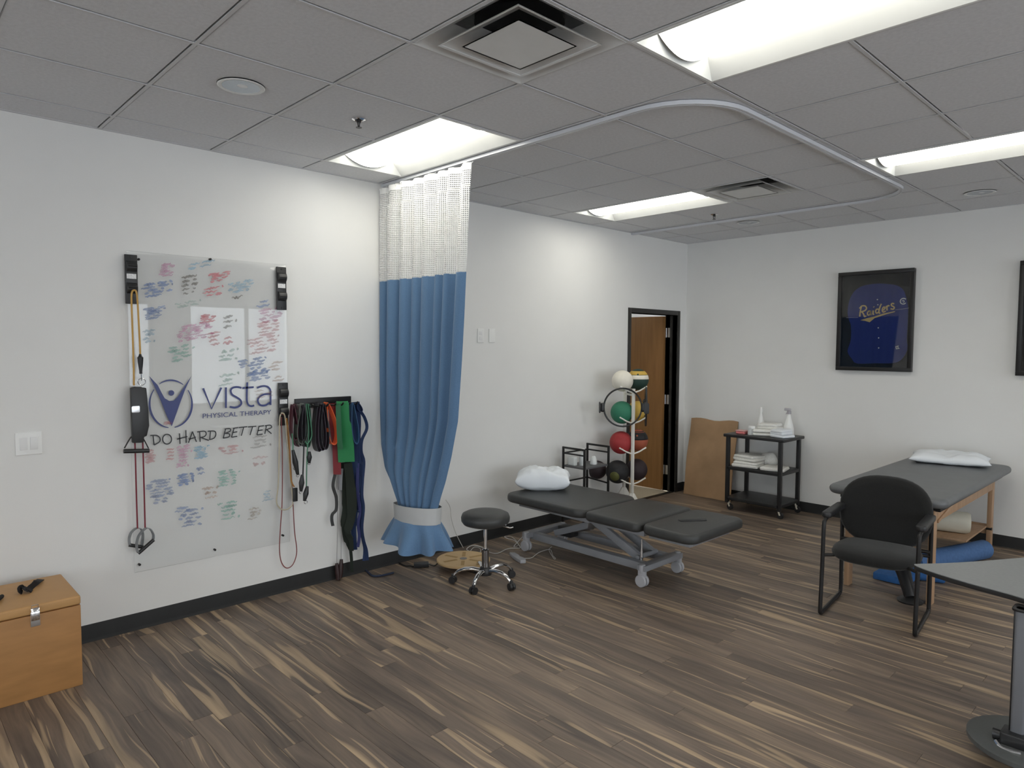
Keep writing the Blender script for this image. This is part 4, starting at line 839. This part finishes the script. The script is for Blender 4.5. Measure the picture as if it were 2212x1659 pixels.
def bottle(name, c, r, h, m, label, cap=WHITE, pump=None, n=20, cone=False):
    c = Vector(c); t = thing(name, label, 'bottle', c)
    prof = [(.002, 0), (r*.92, 0), (r, .006), (r*1.0, h*.55), (r*.9, h*.66), (r*.36, h*.78), (r*.34, h*.84), (.003, h*.84)] if not cone else [(.002, 0), (r*.95, 0), (r, .008), (r*.98, h*.28), (r*.5, h*.62), (r*.30, h*.78), (r*.28, h*.82), (.003, h*.82)]
    MB().lathe(c, prof, n).build('bottle_body', m, t)
    MB().lathe(c, [(r*.40, h*.82), (r*.40, h*.93), (r*.2, h*.95), (.003, h*.95)] if pump else [(r*.42, h*.8), (r*.38, h), (.003, h)], 14).build('cap', cap, t)
    if pump: d = V(*pump).normalized(); MB().bar(c+V(0, 0, h*.98)-d*.018, c+V(0, 0, h*.995)+d*.045, .018, .026).bar(c+V(0, 0, h*.93)+d*.012, c+V(0, 0, h*.80)+d*.03, .008, .006).build('trigger', cap, t, bevel=.004)
    return t
WCL = mat('translucent_white', (.72, .74, .73), .3, var=.03); SMK = mat('smoky_trigger', (.38, .36, .38), .25, var=.15)
bottle('pump_bottle', (.27, 4.47, .582), .030, .15, WCL, 'small clear pump bottle in the middle of the black stand shelf', pump=(1, -.5, 0)); 
tag(MB().rslab(.16, .25, 4.38, 4.43, .582, .66, .015, .008).build('wipe_box', WCL), 'pale box at the left end of the black stand shelf', 'box')
tag(MB().lathe((.30, 4.60, .582), [(.002, 0), (.032, 0), (.035, .01), (.030, .045), (.018, .075), (.004, .08)], 16).build('small_jar', WCL), 'small white jar behind the post of the black stand', 'jar')

# ball rack
fp = V(.42, 5.05, 0); dd = V(-.8, .6, 0); lv = V(-.6, -.8, 0); rp = fp+dd*.29
br = thing('ball_rack', 'white ball rack with upturned arms beside the doorway', 'ball rack', (fp+rp)/2)
RW = mat('ivory_painted_steel', (.78, .76, .70), .4, var=.03)
for p in (fp, rp):
    MB().bar(p+V(0, 0, .02), p+V(0, 0, 1.285), .026).build('post', RW, br, bevel=.003)
    for z in (1.245, .945, .645, .345):
        for s_, L_ in ((1, .135), (-1, .135)): MB().tube(smoothpath([p+V(0, 0, z), p+lv*(s_*.06)+V(0, 0, z+.020), p+lv*(s_*.11)+V(0, 0, z+.048), p+lv*(s_*L_)+V(0, 0, z+.062)], 4), .0075, 8).build('arm', RW, br)
    ft = MB(); out = [(-.17, 0), (-.17, .02), (-.06, .19), (-.02, .26), (.02, .26), (.06, .19), (.17, .02), (.17, 0)]
    ft.prism(out, p+dd*-.015, lv, V(0, 0, 1), dd, .03).build('foot', RW, br, bevel=.004)
MB().bar(fp+V(0, 0, .10), rp+V(0, 0, .10), .022).bar(fp+V(0, 0, 1.22), rp+V(0, 0, 1.22), .018).build('brace', RW, br, bevel=.002)
def medball(lat, dep, z, r, m, label, stripe=None):
    c = fp+dd*dep+lv*lat+V(0, 0, z); t = thing('medicine_ball', label, 'medicine ball', c-V(0, 0, r), 0, 'balls on the white rack')
    MB().ball(c, r, 28, 18).build('ball_shell', m, t, ang=180)
    MB().lathe_dir(c+V(.5, -.7, .5).normalized()*(r-.001), V(.5, -.7, .5), [(.010, 0), (.009, .0015), (.001, .0015)], 12).build('valve', m, t)
    for s_, m2 in (stripe or []): 
        z0, z1 = s_; MB().lathe(c, [(math.sqrt(max(0, (r*1.004)**2-(r*(z0+(z1-z0)*i/6))**2)), r*(z0+(z1-z0)*i/6)) for i in range(7)], 28).build('colour_panel', m2, t, ang=180)
RUB = dict(rough=.65, bump=.25, bs=160)
IV = M('ivory_rubber', (.80, .76, .66), **RUB); GRB = M('green_rubber', (.030, .20, .115), **RUB); RDB = M('red_rubber', (.36, .030, .032), **RUB); BKB = M('black_rubber', (.013, .013, .015), **RUB); PUB = M('dark_plum_rubber', (.030, .018, .022), **RUB); OLB = M('olive_rubber', (.11, .115, .03), **RUB); GDB = M('gold_rubber', (.58, .38, .07), **RUB); DGB = M('dark_green_rubber', (.015, .045, .035), **RUB); ORB = M('burnt_orange_rubber', (.40, .10, .05), **RUB)
zs = [1.345, 1.045, .745, .445]; rb = .108
bw = medball(.085, .095, zs[0]+.012, .105, IV, 'ivory white ball on the top left of the rack'); medball(.085, .10, zs[1], .112, GRB, 'green medicine ball on the left of the rack'); medball(.09, .10, zs[2], .113, RDB, 'red medicine ball on the left of the rack')
medball(.125, .09, zs[3]+.01, .115, BKB, 'black medicine ball with olive patch at the lower left of the rack')
medball(-.105, .205, zs[0]+.02, .108, DGB, 'yellow, white and dark green striped ball on the top right of the rack', [((.45, .80), GDB), ((.05, .42), IV)]); medball(-.105, .20, zs[1], .105, GDB, 'yellow medicine ball behind the rings on the rack')
medball(-.105, .20, zs[2]+.01, .110, ORB, 'black and orange medicine ball on the right of the rack', [((.1, .985), BKB)]); medball(-.105, .20, zs[3]+.01, .108, PUB, 'dark medicine ball at the lower right of the rack')
c = rp+lv*.30+V(.02, 0, .445); t = thing('medicine_ball', 'dark plum ball seen through the black stand', 'medicine ball', c-V(0, 0, .10), 0, 'balls on the white rack')
MB().ball(c, .098, 28, 18, (1, 1, .96)).build('ball_shell', PUB, t, ang=180)
oc_ = fp+dd*.09+lv*.125+V(0, 0, .455); ov = V(.35, -.85, -.25).normalized(); MB().lathe_dir(oc_, ov, [(.048, .1055), (.046, .112), (.035, .1185), (.018, .1225), (.001, .1235)], 20).build('olive_patch', OLB, None)
o = bpy.data.objects['olive_patch']; 
for ob in bpy.data.objects:
    if ob.get('label', '').startswith('black medicine ball with olive'): o.parent = ob; o.location = o.location-ob.location
def ring_prop(c, n, label, R0=.19):
    n = Vector(n).normalized(); a = n.cross(V(0, 0, 1)).normalized(); b = a.cross(n); t = thing('exercise_ring', label, 'exercise ring', Vector(c)-V(0, 0, R0), 0, 'black exercise rings on the ball rack')
    MB().tube([Vector(c)+(a*math.cos(2*PI*k/40)+b*math.sin(2*PI*k/40))*R0 for k in range(40)], .0085, 8, closed=True).build('hoop', BLACKP, t)
    for s_ in (-1, 1):
        p = Vector(c)+a*s_*R0; MB().rslab(-.045, .045, -.022, .022, -.018, .018, .02, .012).xf(Matrix.Translation(p+a*s_*.012) @ Matrix((b, n, a)).transposed().to_4x4()).build('pad', BLACKP, t)
        MB().rslab(-.055, .055, -.024, .024, -.006, .006, .02, .004).xf(Matrix.Translation(p+a*s_*.040) @ Matrix((b, n, a)).transposed().to_4x4()).build('outer_pad', BLACKP, t)
ring_prop(fp+lv*.112-dd*.022+V(0, 0, 1.106), (.74, -.66, .05), 'black exercise ring hanging on the top left arm of the rack', .185)
ring_prop(fp-lv*.115-dd*.035+V(0, 0, 1.115), (.80, .60, 0), 'black exercise ring hanging edge on at the right of the rack', .185)
# ================================================================== BACK WALL
cb0, cb1 = .115, .70
t = MB(); pts = []
n = 10
F_ = lambda i, j: V(cb0+(cb1-cb0)*i/n+.01*(1-j/n), 6.45+(6.612-6.45)*j/n-.012*math.sin(PI*j/n)+.006*math.sin(i*1.3+j), .004+.865*j/n+(.010*math.sin(i*.9) if j == n else 0))
for s_ in (0, .010):
    for i in range(n+1):
        for j in range(n+1): pts.append(F_(i, j)+V(0, -s_, 0))
m_ = (n+1)**2; f_ = []
for i in range(n):
    for j in range(n): a = i*(n+1)+j; f_.append((a, a+1, a+n+2, a+n+1)); f_.append((m_+a, m_+a+n+1, m_+a+n+2, m_+a+1))
for i in range(n):
    for (p, q) in ((i*(n+1), (i+1)*(n+1)), (i*(n+1)+n, (i+1)*(n+1)+n), (i, i+1), (n*(n+1)+i, n*(n+1)+i+1)): f_.append((p, q, m_+q, m_+p))
tag(t.add(pts, f_).build('cardboard_sheet', CARD), 'brown cardboard sheet leaning against the back wall beside the doorway', 'cardboard')

uc = thing('utility_cart', 'black three shelf utility cart against the back wall', 'cart', (1.13, 6.32, 0))
ux0, ux1, uy0, uy1 = .80, 1.46, 6.09, 6.56
for x in (ux0+.05, ux1-.05):
    for y in (uy0+.03, uy1-.03): MB().cb((x, y, .425), (.036, .036, .70)).build('post', BLACKP, uc, bevel=.004)
MB().rslab(ux0, ux1, uy0, uy1, .765, .795, .02, .008).build('shelf', BLACKP, uc)
for z in (.425, .105): MB().rslab(ux0+.035, ux1-.035, uy0+.012, uy1-.012, z, z+.035, .02, .006).build('shelf', BLACKP, uc)
for x in (ux0+.06, ux1-.06):
    for y in (uy0+.04, uy1-.04):
        w_ = MB().lathe_dir((x+.02, y, .034), (0, 1, 0), [(.012, -.012), (.03, -.012), (.034, -.006), (.034, .006), (.03, .012), (.012, .012)], 18).build('caster_wheel', BLACKP, uc)
        MB().bar((x+.018, y, .036), (x-.008, y, .105), .032, .016, (1, 0, 0)).build('caster_fork', mat('ivory_plastic', (.62, .58, .48), .5), w_, bevel=.004)
def towel(cx, cy, z, sx, sy, h, rz, seed, label, m=TOWEL, layers=3):
    t = thing('folded_towel', label, 'towel', (cx, cy, z), rz, 'white towels on the utility cart'); hh = h/layers
    for k in range(layers):
        mb = MB().rslab(-sx/2+.006*k, sx/2-.01*k, -sy/2, sy/2, k*hh, (k+1)*hh+.002, .02, hh*.48); o3 = V(seed, k*2.3, 0)
        bmv = [p+V(noise.noise(p*9+o3)*.014, noise.noise(p*8+o3*2)*.014, noise.noise(p*7+o3*3)*.012*(1 if p.z > .01 else 0)) for p in mb.v]; mb.v = bmv
        mb.build('fold', m, t, local=True, ang=70)
towel(1.02, 6.24, .461, .27, .25, .062, .1, 1, 'lower left folded towel on the middle cart shelf', layers=2); towel(1.02, 6.25, .526, .25, .23, .055, -.1, 2, 'folded towel on top of the middle shelf stack', layers=2)
towel(1.30, 6.24, .461, .24, .24, .035, .2, 3, 'thin flat towel at the right end of the middle cart shelf', layers=1); t = MB().ball((1.16, 6.40, .535), .085, 20, 12, (1.1, .8, .9)); t.v = [p+V(noise.noise(p*11)*.02, noise.noise(p*9)*.02, noise.noise(p*10)*.014) for p in t.v]
tag(t.build('rolled_towel', TOWEL), 'rolled white towel behind the stack on the middle cart shelf', 'towel', 'white towels on the utility cart')
towel(1.17, 6.30, .796, .25, .22, .062, .35, 4, 'folded towel lowest in the top shelf pile', layers=2); towel(1.19, 6.34, .861, .22, .17, .055, .1, 5, 'folded towel on top of the top shelf pile', layers=2); towel(1.355, 6.26, .796, .17, .17, .085, -.3, 6, 'folded towel on the right of the top shelf pile', LINEN, 3)
tp = thing('pink_container', 'pink plastic tub on the top shelf of the utility cart', 'tub', (.935, 6.24, .796)); MB().rslab(.885, .985, 6.20, 6.28, .796, .822, .012, .005).build('tub_body', M('pink_plastic', (.75, .22, .22)), tp); MB().rslab(.88, .99, 6.195, 6.285, .822, .832, .014, .004).build('tub_lid', M('pale_pink_plastic', (.78, .42, .40)), tp)
jr = thing('white_jar', 'short white jar beside the pink tub on the cart', 'jar', (1.05, 6.22, .796)); MB().lathe((1.05, 6.22, .796), [(.002, 0), (.034, 0), (.036, .008), (.036, .06), (.03, .064), (.003, .064)], 20).build('jar_body', WCL, jr); MB().lathe((1.05, 6.22, .861), [(.037, 0), (.037, .022), (.033, .025), (.002, .025)], 20).build('jar_lid', WHITE, jr)
bottle('squeeze_bottle', (1.03, 6.46, .796), .042, .27, WHITE, 'white squeeze bottle with pointed top at the back of the cart', cone=True); bottle('spray_bottle', (1.34, 6.44, .796), .052, .27, WHITE, 'white spray bottle with grey trigger at the right of the cart', cap=SMK, pump=(-1, -.35, 0), cone=True)

def shadow_box(x0, x1, z0, z1, label):
    t = thing('shadow_box_frame', label, 'picture frame', ((x0+x1)/2, YB, z0), 0, 'black framed shadow boxes'); fw_, dp = .035, .055; yb = YB-.001
    f_ = [(x0, x1, z1-fw_, z1), (x0, x1, z0, z0+fw_), (x0, x0+fw_, z0+fw_, z1-fw_), (x1-fw_, x1, z0+fw_, z1-fw_)]
    for a, b, c, d in f_: MB().box(a, b, yb-dp, yb, c, d).build('frame_rail', BLACKM, t, bevel=.003)
    MB().box(x0+fw_*.5, x1-fw_*.5, yb-.012, yb-.004, z0+fw_*.5, z1-fw_*.5).build('backing', mat('black_mount', (.012, .012, .014), .9, var=.1), t, smooth=False)
    MB().box(x0+fw_*.6, x1-fw_*.6, yb-dp+.010, yb-dp+.013, z0+fw_*.6, z1-fw_*.6).build('glass', clear('frame_glass', (.93, .94, .94), .02, 1.3), t, smooth=False)
    return t
fa = shadow_box(1.733, 2.403, 1.475, 2.426, 'black shadow box frame holding a blue and gold jersey')
q7 = lambda x, y: (1760+x/4.894, 540+y/4.894); q8 = lambda x, y: (1840+x/10.37, 640+y/10.37); YJ = YB-.014
def yz(q, pts, y=YJ): return [B(*q(*p), y) for p in pts]
jo = yz(q7, [(350, 660), (368, 540), (420, 440), (500, 385), (600, 362), (700, 356), (800, 362), (880, 378), (940, 425), (975, 520), (990, 640), (985, 800), (975, 950), (985, 1040), (935, 1140), (845, 1195), (650, 1198), (450, 1200), (395, 1150), (350, 1070), (385, 950), (385, 800), (365, 740)])
jo = smoothpath(jo, 3, closed=True); js = MB().loft([jo, [p+V(0, -.012, 0) for p in jo]]).build('jersey', JERSEY, fa, bevel=.004)
def ystroke(mb, pts, w_, y):
    P = smoothpath(pts, 4) if len(pts) > 2 else pts; N = len(P); L = []; Q = []
    for i, p in enumerate(P):
        t_ = (P[min(i+1, N-1)]-P[max(i-1, 0)]).normalized(); n_ = V(-t_.z, 0, t_.x); L.append(V(p.x, y, p.z)+n_*w_/2); Q.append(V(p.x, y, p.z)-n_*w_/2)
    b = len(mb.v); mb.v += L+Q
    for i in range(N-1): mb.f.append((b+i, b+i+1, b+N+i+1, b+N+i))
yj = YJ-.0128; sw = MB(); P = yz(q8, [(190, 535), (330, 492), (520, 450), (700, 388), (970, 333), (962, 352), (760, 408), (510, 490), (400, 582), (300, 552)], yj); sw.add(P, [tuple(range(len(P)))])
R8 = [[(178, 455), (190, 340), (215, 235)], [(172, 275), (225, 218), (300, 218), (330, 270), (290, 322), (200, 352)], [(228, 348), (265, 400), (285, 455), (325, 438)], [(412, 330), (372, 338), (350, 388), (368, 422), (405, 402), (420, 332), (420, 398), (442, 412)], [(480, 318), (478, 400), (500, 398)], [(490, 232), (500, 246)],
      [(602, 292), (560, 290), (533, 332), (552, 378), (598, 358)], [(662, 168), (625, 260), (605, 365), (640, 376)], [(678, 330), (742, 272), (730, 240), (695, 262), (683, 320), (708, 355), (762, 328)], [(772, 215), (785, 262), (790, 320)], [(784, 262), (800, 222), (822, 208), (842, 222)], [(950, 172), (912, 158), (886, 182), (900, 215), (940, 235), (950, 265), (922, 290), (868, 278)]]
for i, s_ in enumerate(R8): ystroke(sw, yz(q8, s_, yj), .0125, yj-.0002*(i % 3))
o = sw.build('script_lettering', GOLD, js, smooth=False); o['label'] = 'gold script lettering reading Raiders with a swoosh below'
for p in ((575, 73), (593, 707), (603, 933), (603, 1158), (585, 190)): c = B(*q8(*p), yj); MB().lathe_dir(c, (0, -1, 0), [(.006, 0), (.006, .002), (.001, .003)], 10).build('button', PATCHW, js)
pm = MB(); c = B(*q8(1155, 110), yj); ystroke(pm, [c+V(.026*math.cos(a*PI/9), 0, .026*math.sin(a*PI/9)) for a in range(2, 17)], .009, yj); ystroke(pm, [c+V(-.012, 0, 0), c+V(0, 0, .008), c+V(.008, 0, -.006), c+V(-.004, 0, -.01)], .006, yj)
pm.build('round_patch', PATCHW, js, smooth=False); pm = MB(); ystroke(pm, yz(q8, [(990, 1130), (1060, 1110)]), .006, yj); ystroke(pm, yz(q8, [(1000, 1180), (1080, 1165)]), .006, yj); ystroke(pm, yz(q8, [(1000, 1130), (1010, 1185)]), .007, yj); ystroke(pm, yz(q8, [(1040, 1120), (1048, 1175)]), .007, yj); pm.build('hem_tag', PATCHW, js, smooth=False)
pm = MB(); ystroke(pm, yz(q8, [(-110, 482), (150, 480)]), .004, yj); ystroke(pm, yz(q8, [(985, 305), (1150, 285), (1290, 265)]), .004, yj); pm.build('sleeve_piping', mat('grey_piping', (.35, .35, .42), .7), js, smooth=False)
fb = shadow_box(3.187, 3.857, 1.469, 2.420, 'second black shadow box frame cut off by the right picture edge')
MB().box(3.255, 3.79, YJ-.012, YJ, 1.535, 2.35).build('framed_sheet', mat('white_print', (.70, .71, .70), .7, var=.25, vs=14), fb, bevel=.003)

# massage table
mt = thing('massage_table', 'grey padded massage table with wooden legs at the back wall', 'massage table', (2.87, 5.4, 0))
MB().rslab(2.465, 3.215, 4.555, 6.53, .66, .722, .09, .03, crown=.004).build('padded_top', VINYLG, mt, ang=60)
MB().box(2.53, 3.16, 4.66, 6.42, .625, .662).build('top_deck', BLACKM, mt, bevel=.004)
LX = (2.595, 3.115)
for x in LX:
    for y in (4.68, 6.28): MB().cb((x, y, .315), (.032, .075, .63)).build('leg', WOODL, mt, bevel=.004)
    MB().box(x-.016, x+.016, 4.72, 6.24, .545, .625).build('side_rail', WOODL, mt, bevel=.004); MB().bar((x, 4.71, .55), (x, 5.1, .625), .02, .05, (1, 0, 0)).build('knee_brace', WOODL, mt, bevel=.003)
    MB().lathe_dir((x-.02, 6.25, .22), (1, 0, 0), [(.012, 0), (.012, .042), (.003, .042)], 10).build('leg_knob', BLACKM, mt)
for y in (6.28,): MB().box(2.61, 3.13, y-.012, y+.012, .17, .25).build('end_stretcher', WOODL, mt, bevel=.004)
for y in (4.68, 6.28): MB().box(2.61, 3.13, y-.014, y+.014, .57, .625).build('end_rail', WOODL, mt, bevel=.004)
pc_ = G(2058, 998, .735); pillow((pc_.x-.02, min(pc_.y, 6.25), .760), .58, .42, .11, math.radians(12), 6, 'pillow', 'flat white pillow lying on the massage table', wr=.012, p=3.2, flat=.30)
bs = thing('bolster', 'cream cylindrical bolster under the massage table', 'bolster', (2.87, 5.7, .24)); shelf_z = .24
MB().box(2.64, 3.10, 5.62, 6.25, .225, .24).build('under_shelf', WOODL, mt, bevel=.003)
MB().lathe_dir((2.66, 5.75, .325), V(1, .25, 0), [(.02, 0), (.07, .004), (.083, .02), (.084, .40), (.07, .425), (.02, .43)], 28).build('bolster_body', mat('cream_vinyl', (.60, .57, .47), .5, var=.05), bs)
FB = mat('blue_foam', (.028, .12, .33), .8, var=.12, vs=50, bump=.2, bs=300); FB2 = mat('steel_blue_foam', (.07, .15, .32), .8, var=.12, vs=50, bump=.2, bs=300)
tag(MB().lathe_dir(V(2.84, 5.30, .076), V(.32, .95, 0), [(.02, 0), (.072, .003), (.075, .01), (.075, .86), (.072, .867), (.02, .87)], 28).build('foam_roller', FB2), 'steel blue foam roller on the floor under the massage table', 'foam roller')
tag(MB().lathe_dir(V(2.72, 5.55, .241+.0), V(.9, .35, 0), [(.02, 0), (.045, .003), (.05, .01), (.05, .30), (.045, .307), (.02, .31)], 24).xf(Matrix.Translation((.06, -.45, -.19))).build('foam_roller', FB), 'short bright blue foam roll standing above the longer roller', 'foam roller')
w0 = [G(u, v, .004) for u, v in ((1885, 1250), (1962, 1268), (1990, 1243), (1925, 1226))]; tag(MB().loft([w0, [p+V(0, 0, .05) for p in w0]]).build('foam_wedge', FB, bevel=.008), 'flat blue foam pad on the floor behind the guest chair', 'foam pad')
kb = thing('black_floor_prop', 'black floor prop standing between guest chair and massage table', 'prop', G(1962, 1300, 0)); k0, k1 = G(1966, 1300, .0), G(1938, 1242, .12)
MB().tube([k0+V(0, 0, .03), (k0+k1)/2+V(0, 0, .10), k1+V(0, 0, .12)], [.035, .045, .05], 14).build('prop_stem', BLACKP, kb); MB().lathe(k0, [(.01, 0), (.075, 0), (.08, .012), (.05, .03), (.01, .034)], 24).build('prop_foot', BLACKP, kb)

# ================================================================== RIGHT FOREGROUND
gc = thing('guest_chair', 'black fabric guest chair with sled base and armrests', 'chair', (2.925, 4.235, 0), math.radians(7))
L = dict(local=True); hw_ = .262
for s_ in (-1, 1):
    x = s_*hw_
    pth = smoothpath([V(x, -.16, .615), V(x, -.215, .60), V(x, -.235, .56), V(x, -.245, .30), V(x, -.262, .05), V(x, -.245, .016), V(x, -.20, .013), V(x, .16, .013), V(x, .215, .020), V(x, .232, .055), V(x, .225, .30), V(x, .215, .56), V(x, .195, .605), V(x, .15, .615)], 5)
    MB().tube(pth, .0125, 10).build('sled_frame', BLACKM, gc, **L)
    MB().rslab(x-.03, x+.03, -.20, .19,   .612, .650, .028, .012).build('armrest', BLACKP, gc, **L)
    MB().tube([V(x, .225, .37), V(s_*.19, .20, .372)], .011, 8).build('seat_bracket', BLACKM, gc, **L); MB().tube([V(x, -.24, .385), V(s_*.19, -.18, .385)], .011, 8).build('seat_bracket', BLACKM, gc, **L)
MB().tube([V(-hw_, .20, .40), V(hw_, .20, .40)], .012, 8).build('cross_tube', BLACKM, gc, **L)
se = MB(); rings = []; ns = 40
def sup(a, rx, ry, p): c_, s_ = math.cos(a), math.sin(a); return (abs(c_)**(2/p)*math.copysign(rx, c_), abs(s_)**(2/p)*math.copysign(ry, s_))
for d_, z in ((.05, .365), (.02, .370), (.004, .382), (0, .400), (.008, .420), (.03, .434), (.10, .442), (.20, .440)):
    rings.append([V(x, y-.015, z+.018*(-(y/.25))*.4-.014*max(0, -y-.12)/.12) for x, y in (sup(2*PI*k/ns, .245-d_, .245-d_, 3.2) for k in range(ns))])
se.loft(rings).build('seat', FABK, gc, ang=70, **L)
bk = MB(); rings = []
for d_, dy in ((.06, .052), (.02, .046), (.0, .03), (0, .008), (.015, -.010), (.05, -.016), (.13, -.014)):
    ring = []
    for k in range(ns):
        x, z = sup(2*PI*k/ns, .272-d_, .228-d_, 2.5); zz_ = z+.622; ring.append(V(x, .205+dy-.45*x*x+.12*z, zz_+.0*x))
    rings.append(ring)
bk.loft(rings).build('backrest', FABK, gc, ang=70, **L)
MB().tube(smoothpath([V(0, .19, .40), V(0, .245, .41), V(0, .262, .48), V(0, .245, .56)], 5), .028, 10).build('back_spine', BLACKP, gc, **L)

# pedestal side table at the right edge
PX, PY, PZ = 3.893, 2.925, .68
sd = thing('pedestal_table', 'grey pointed pedestal table cut off by the right picture edge', 'table', (PX, PY, 0))
out = smoothpath([V(3.442, 3.137, 0), V(3.53, 3.085, 0), V(3.68, 3.035, 0), V(3.885, 2.985, 0), V(4.10, 2.86, 0), V(4.27, 2.72, 0), V(4.36, 2.80, 0), V(4.33, 3.10, 0), V(4.25, 3.50, 0), V(4.10, 3.85, 0), V(3.92, 3.92, 0), V(3.772, 3.66, 0), V(3.63, 3.42, 0), V(3.515, 3.25, 0), V(3.455, 3.175, 0)], 4, closed=True)
MB().loft([[p+V(0, 0, PZ-.024) for p in out], [p+V(0, 0, PZ-.003) for p in out]]).build('table_top_edge', BLACKP, sd, bevel=.004, ang=50); MB().loft([[p+V(0, 0, PZ-.003) for p in out], [p+V(0, 0, PZ) for p in out]]).build('table_top', LAM, sd, ang=50)
MB().rslab(PX-.023, PX+.023, PY-.019, PY+.019, .10, PZ-.024, .010, .002).build('post', mat('satin_grey_post', (.16, .165, .18), .35, 0, var=.05), sd); MB().box(PX-.028, PX-.021, PY-.012, PY+.012, .12, PZ-.03).build('post_channel', BLACKM, sd, bevel=.002)
MB().rslab(PX-.035, PX+.06, PY-.03, PY+.06, PZ-.034, PZ-.024, .02, .003).build('mount_plate', BLACKM, sd)
lc = V(3.925, 2.97, 0); MB().lathe(lc, [(.01, .075), (.205, .075), (.212, .08), (.212, .098), (.20, .103), (.01, .103)], 48).build('lower_shelf', mat('dark_grey_laminate', (.085, .09, .088), .45, var=.06, vs=80), sd)
MB().rslab(PX-.05, PX+.05, PY-.055, PY+.035, .098, .15, .008, .005).build('post_clamp', BLACKP, sd); MB().tube([(PX-.075, PY-.03, .125), (PX-.04, PY-.03, .128)], [.022, .018], 12).build('clamp_knob', BLACKP, sd); MB().tube(smoothpath([V(PX-.06, PY-.06, .11), V(PX-.03, PY-.085, .10), V(PX+.03, PY-.09, .108)], 5), .008, 8).build('clamp_lever', CHROME, sd)
for dx, dy in ((-.13, .03), (.10, -.13), (.10, .15)):
    c = lc+V(dx, dy, 0); w_ = MB()
    for s_ in (-1, 1): w_.lathe_dir(c+V(0, s_*.012, .026), (0, 1, 0), [(.01, -.009), (.025, -.009), (.026, 0), (.025, .009), (.01, .009)], 16)
    w_.lathe(c, [(.01, .03), (.014, .05), (.012, .076), (.003, .076)], 10).build('caster', BLACKP, sd)
wv = thing('white_device', 'small white device on the lower shelf, cut off by the picture edge', 'device', (3.935, 3.09, .104)); MB().rslab(3.905, 4.04, 3.075, 3.115, .104, .20, .018, .008).build('device_case', WHITE, wv); MB().rslab(3.918, 4.025, 3.0715, 3.0765, .135, .185, .008, .001).build('device_window', mat('device_grey', (.18, .17, .15), .3), wv)
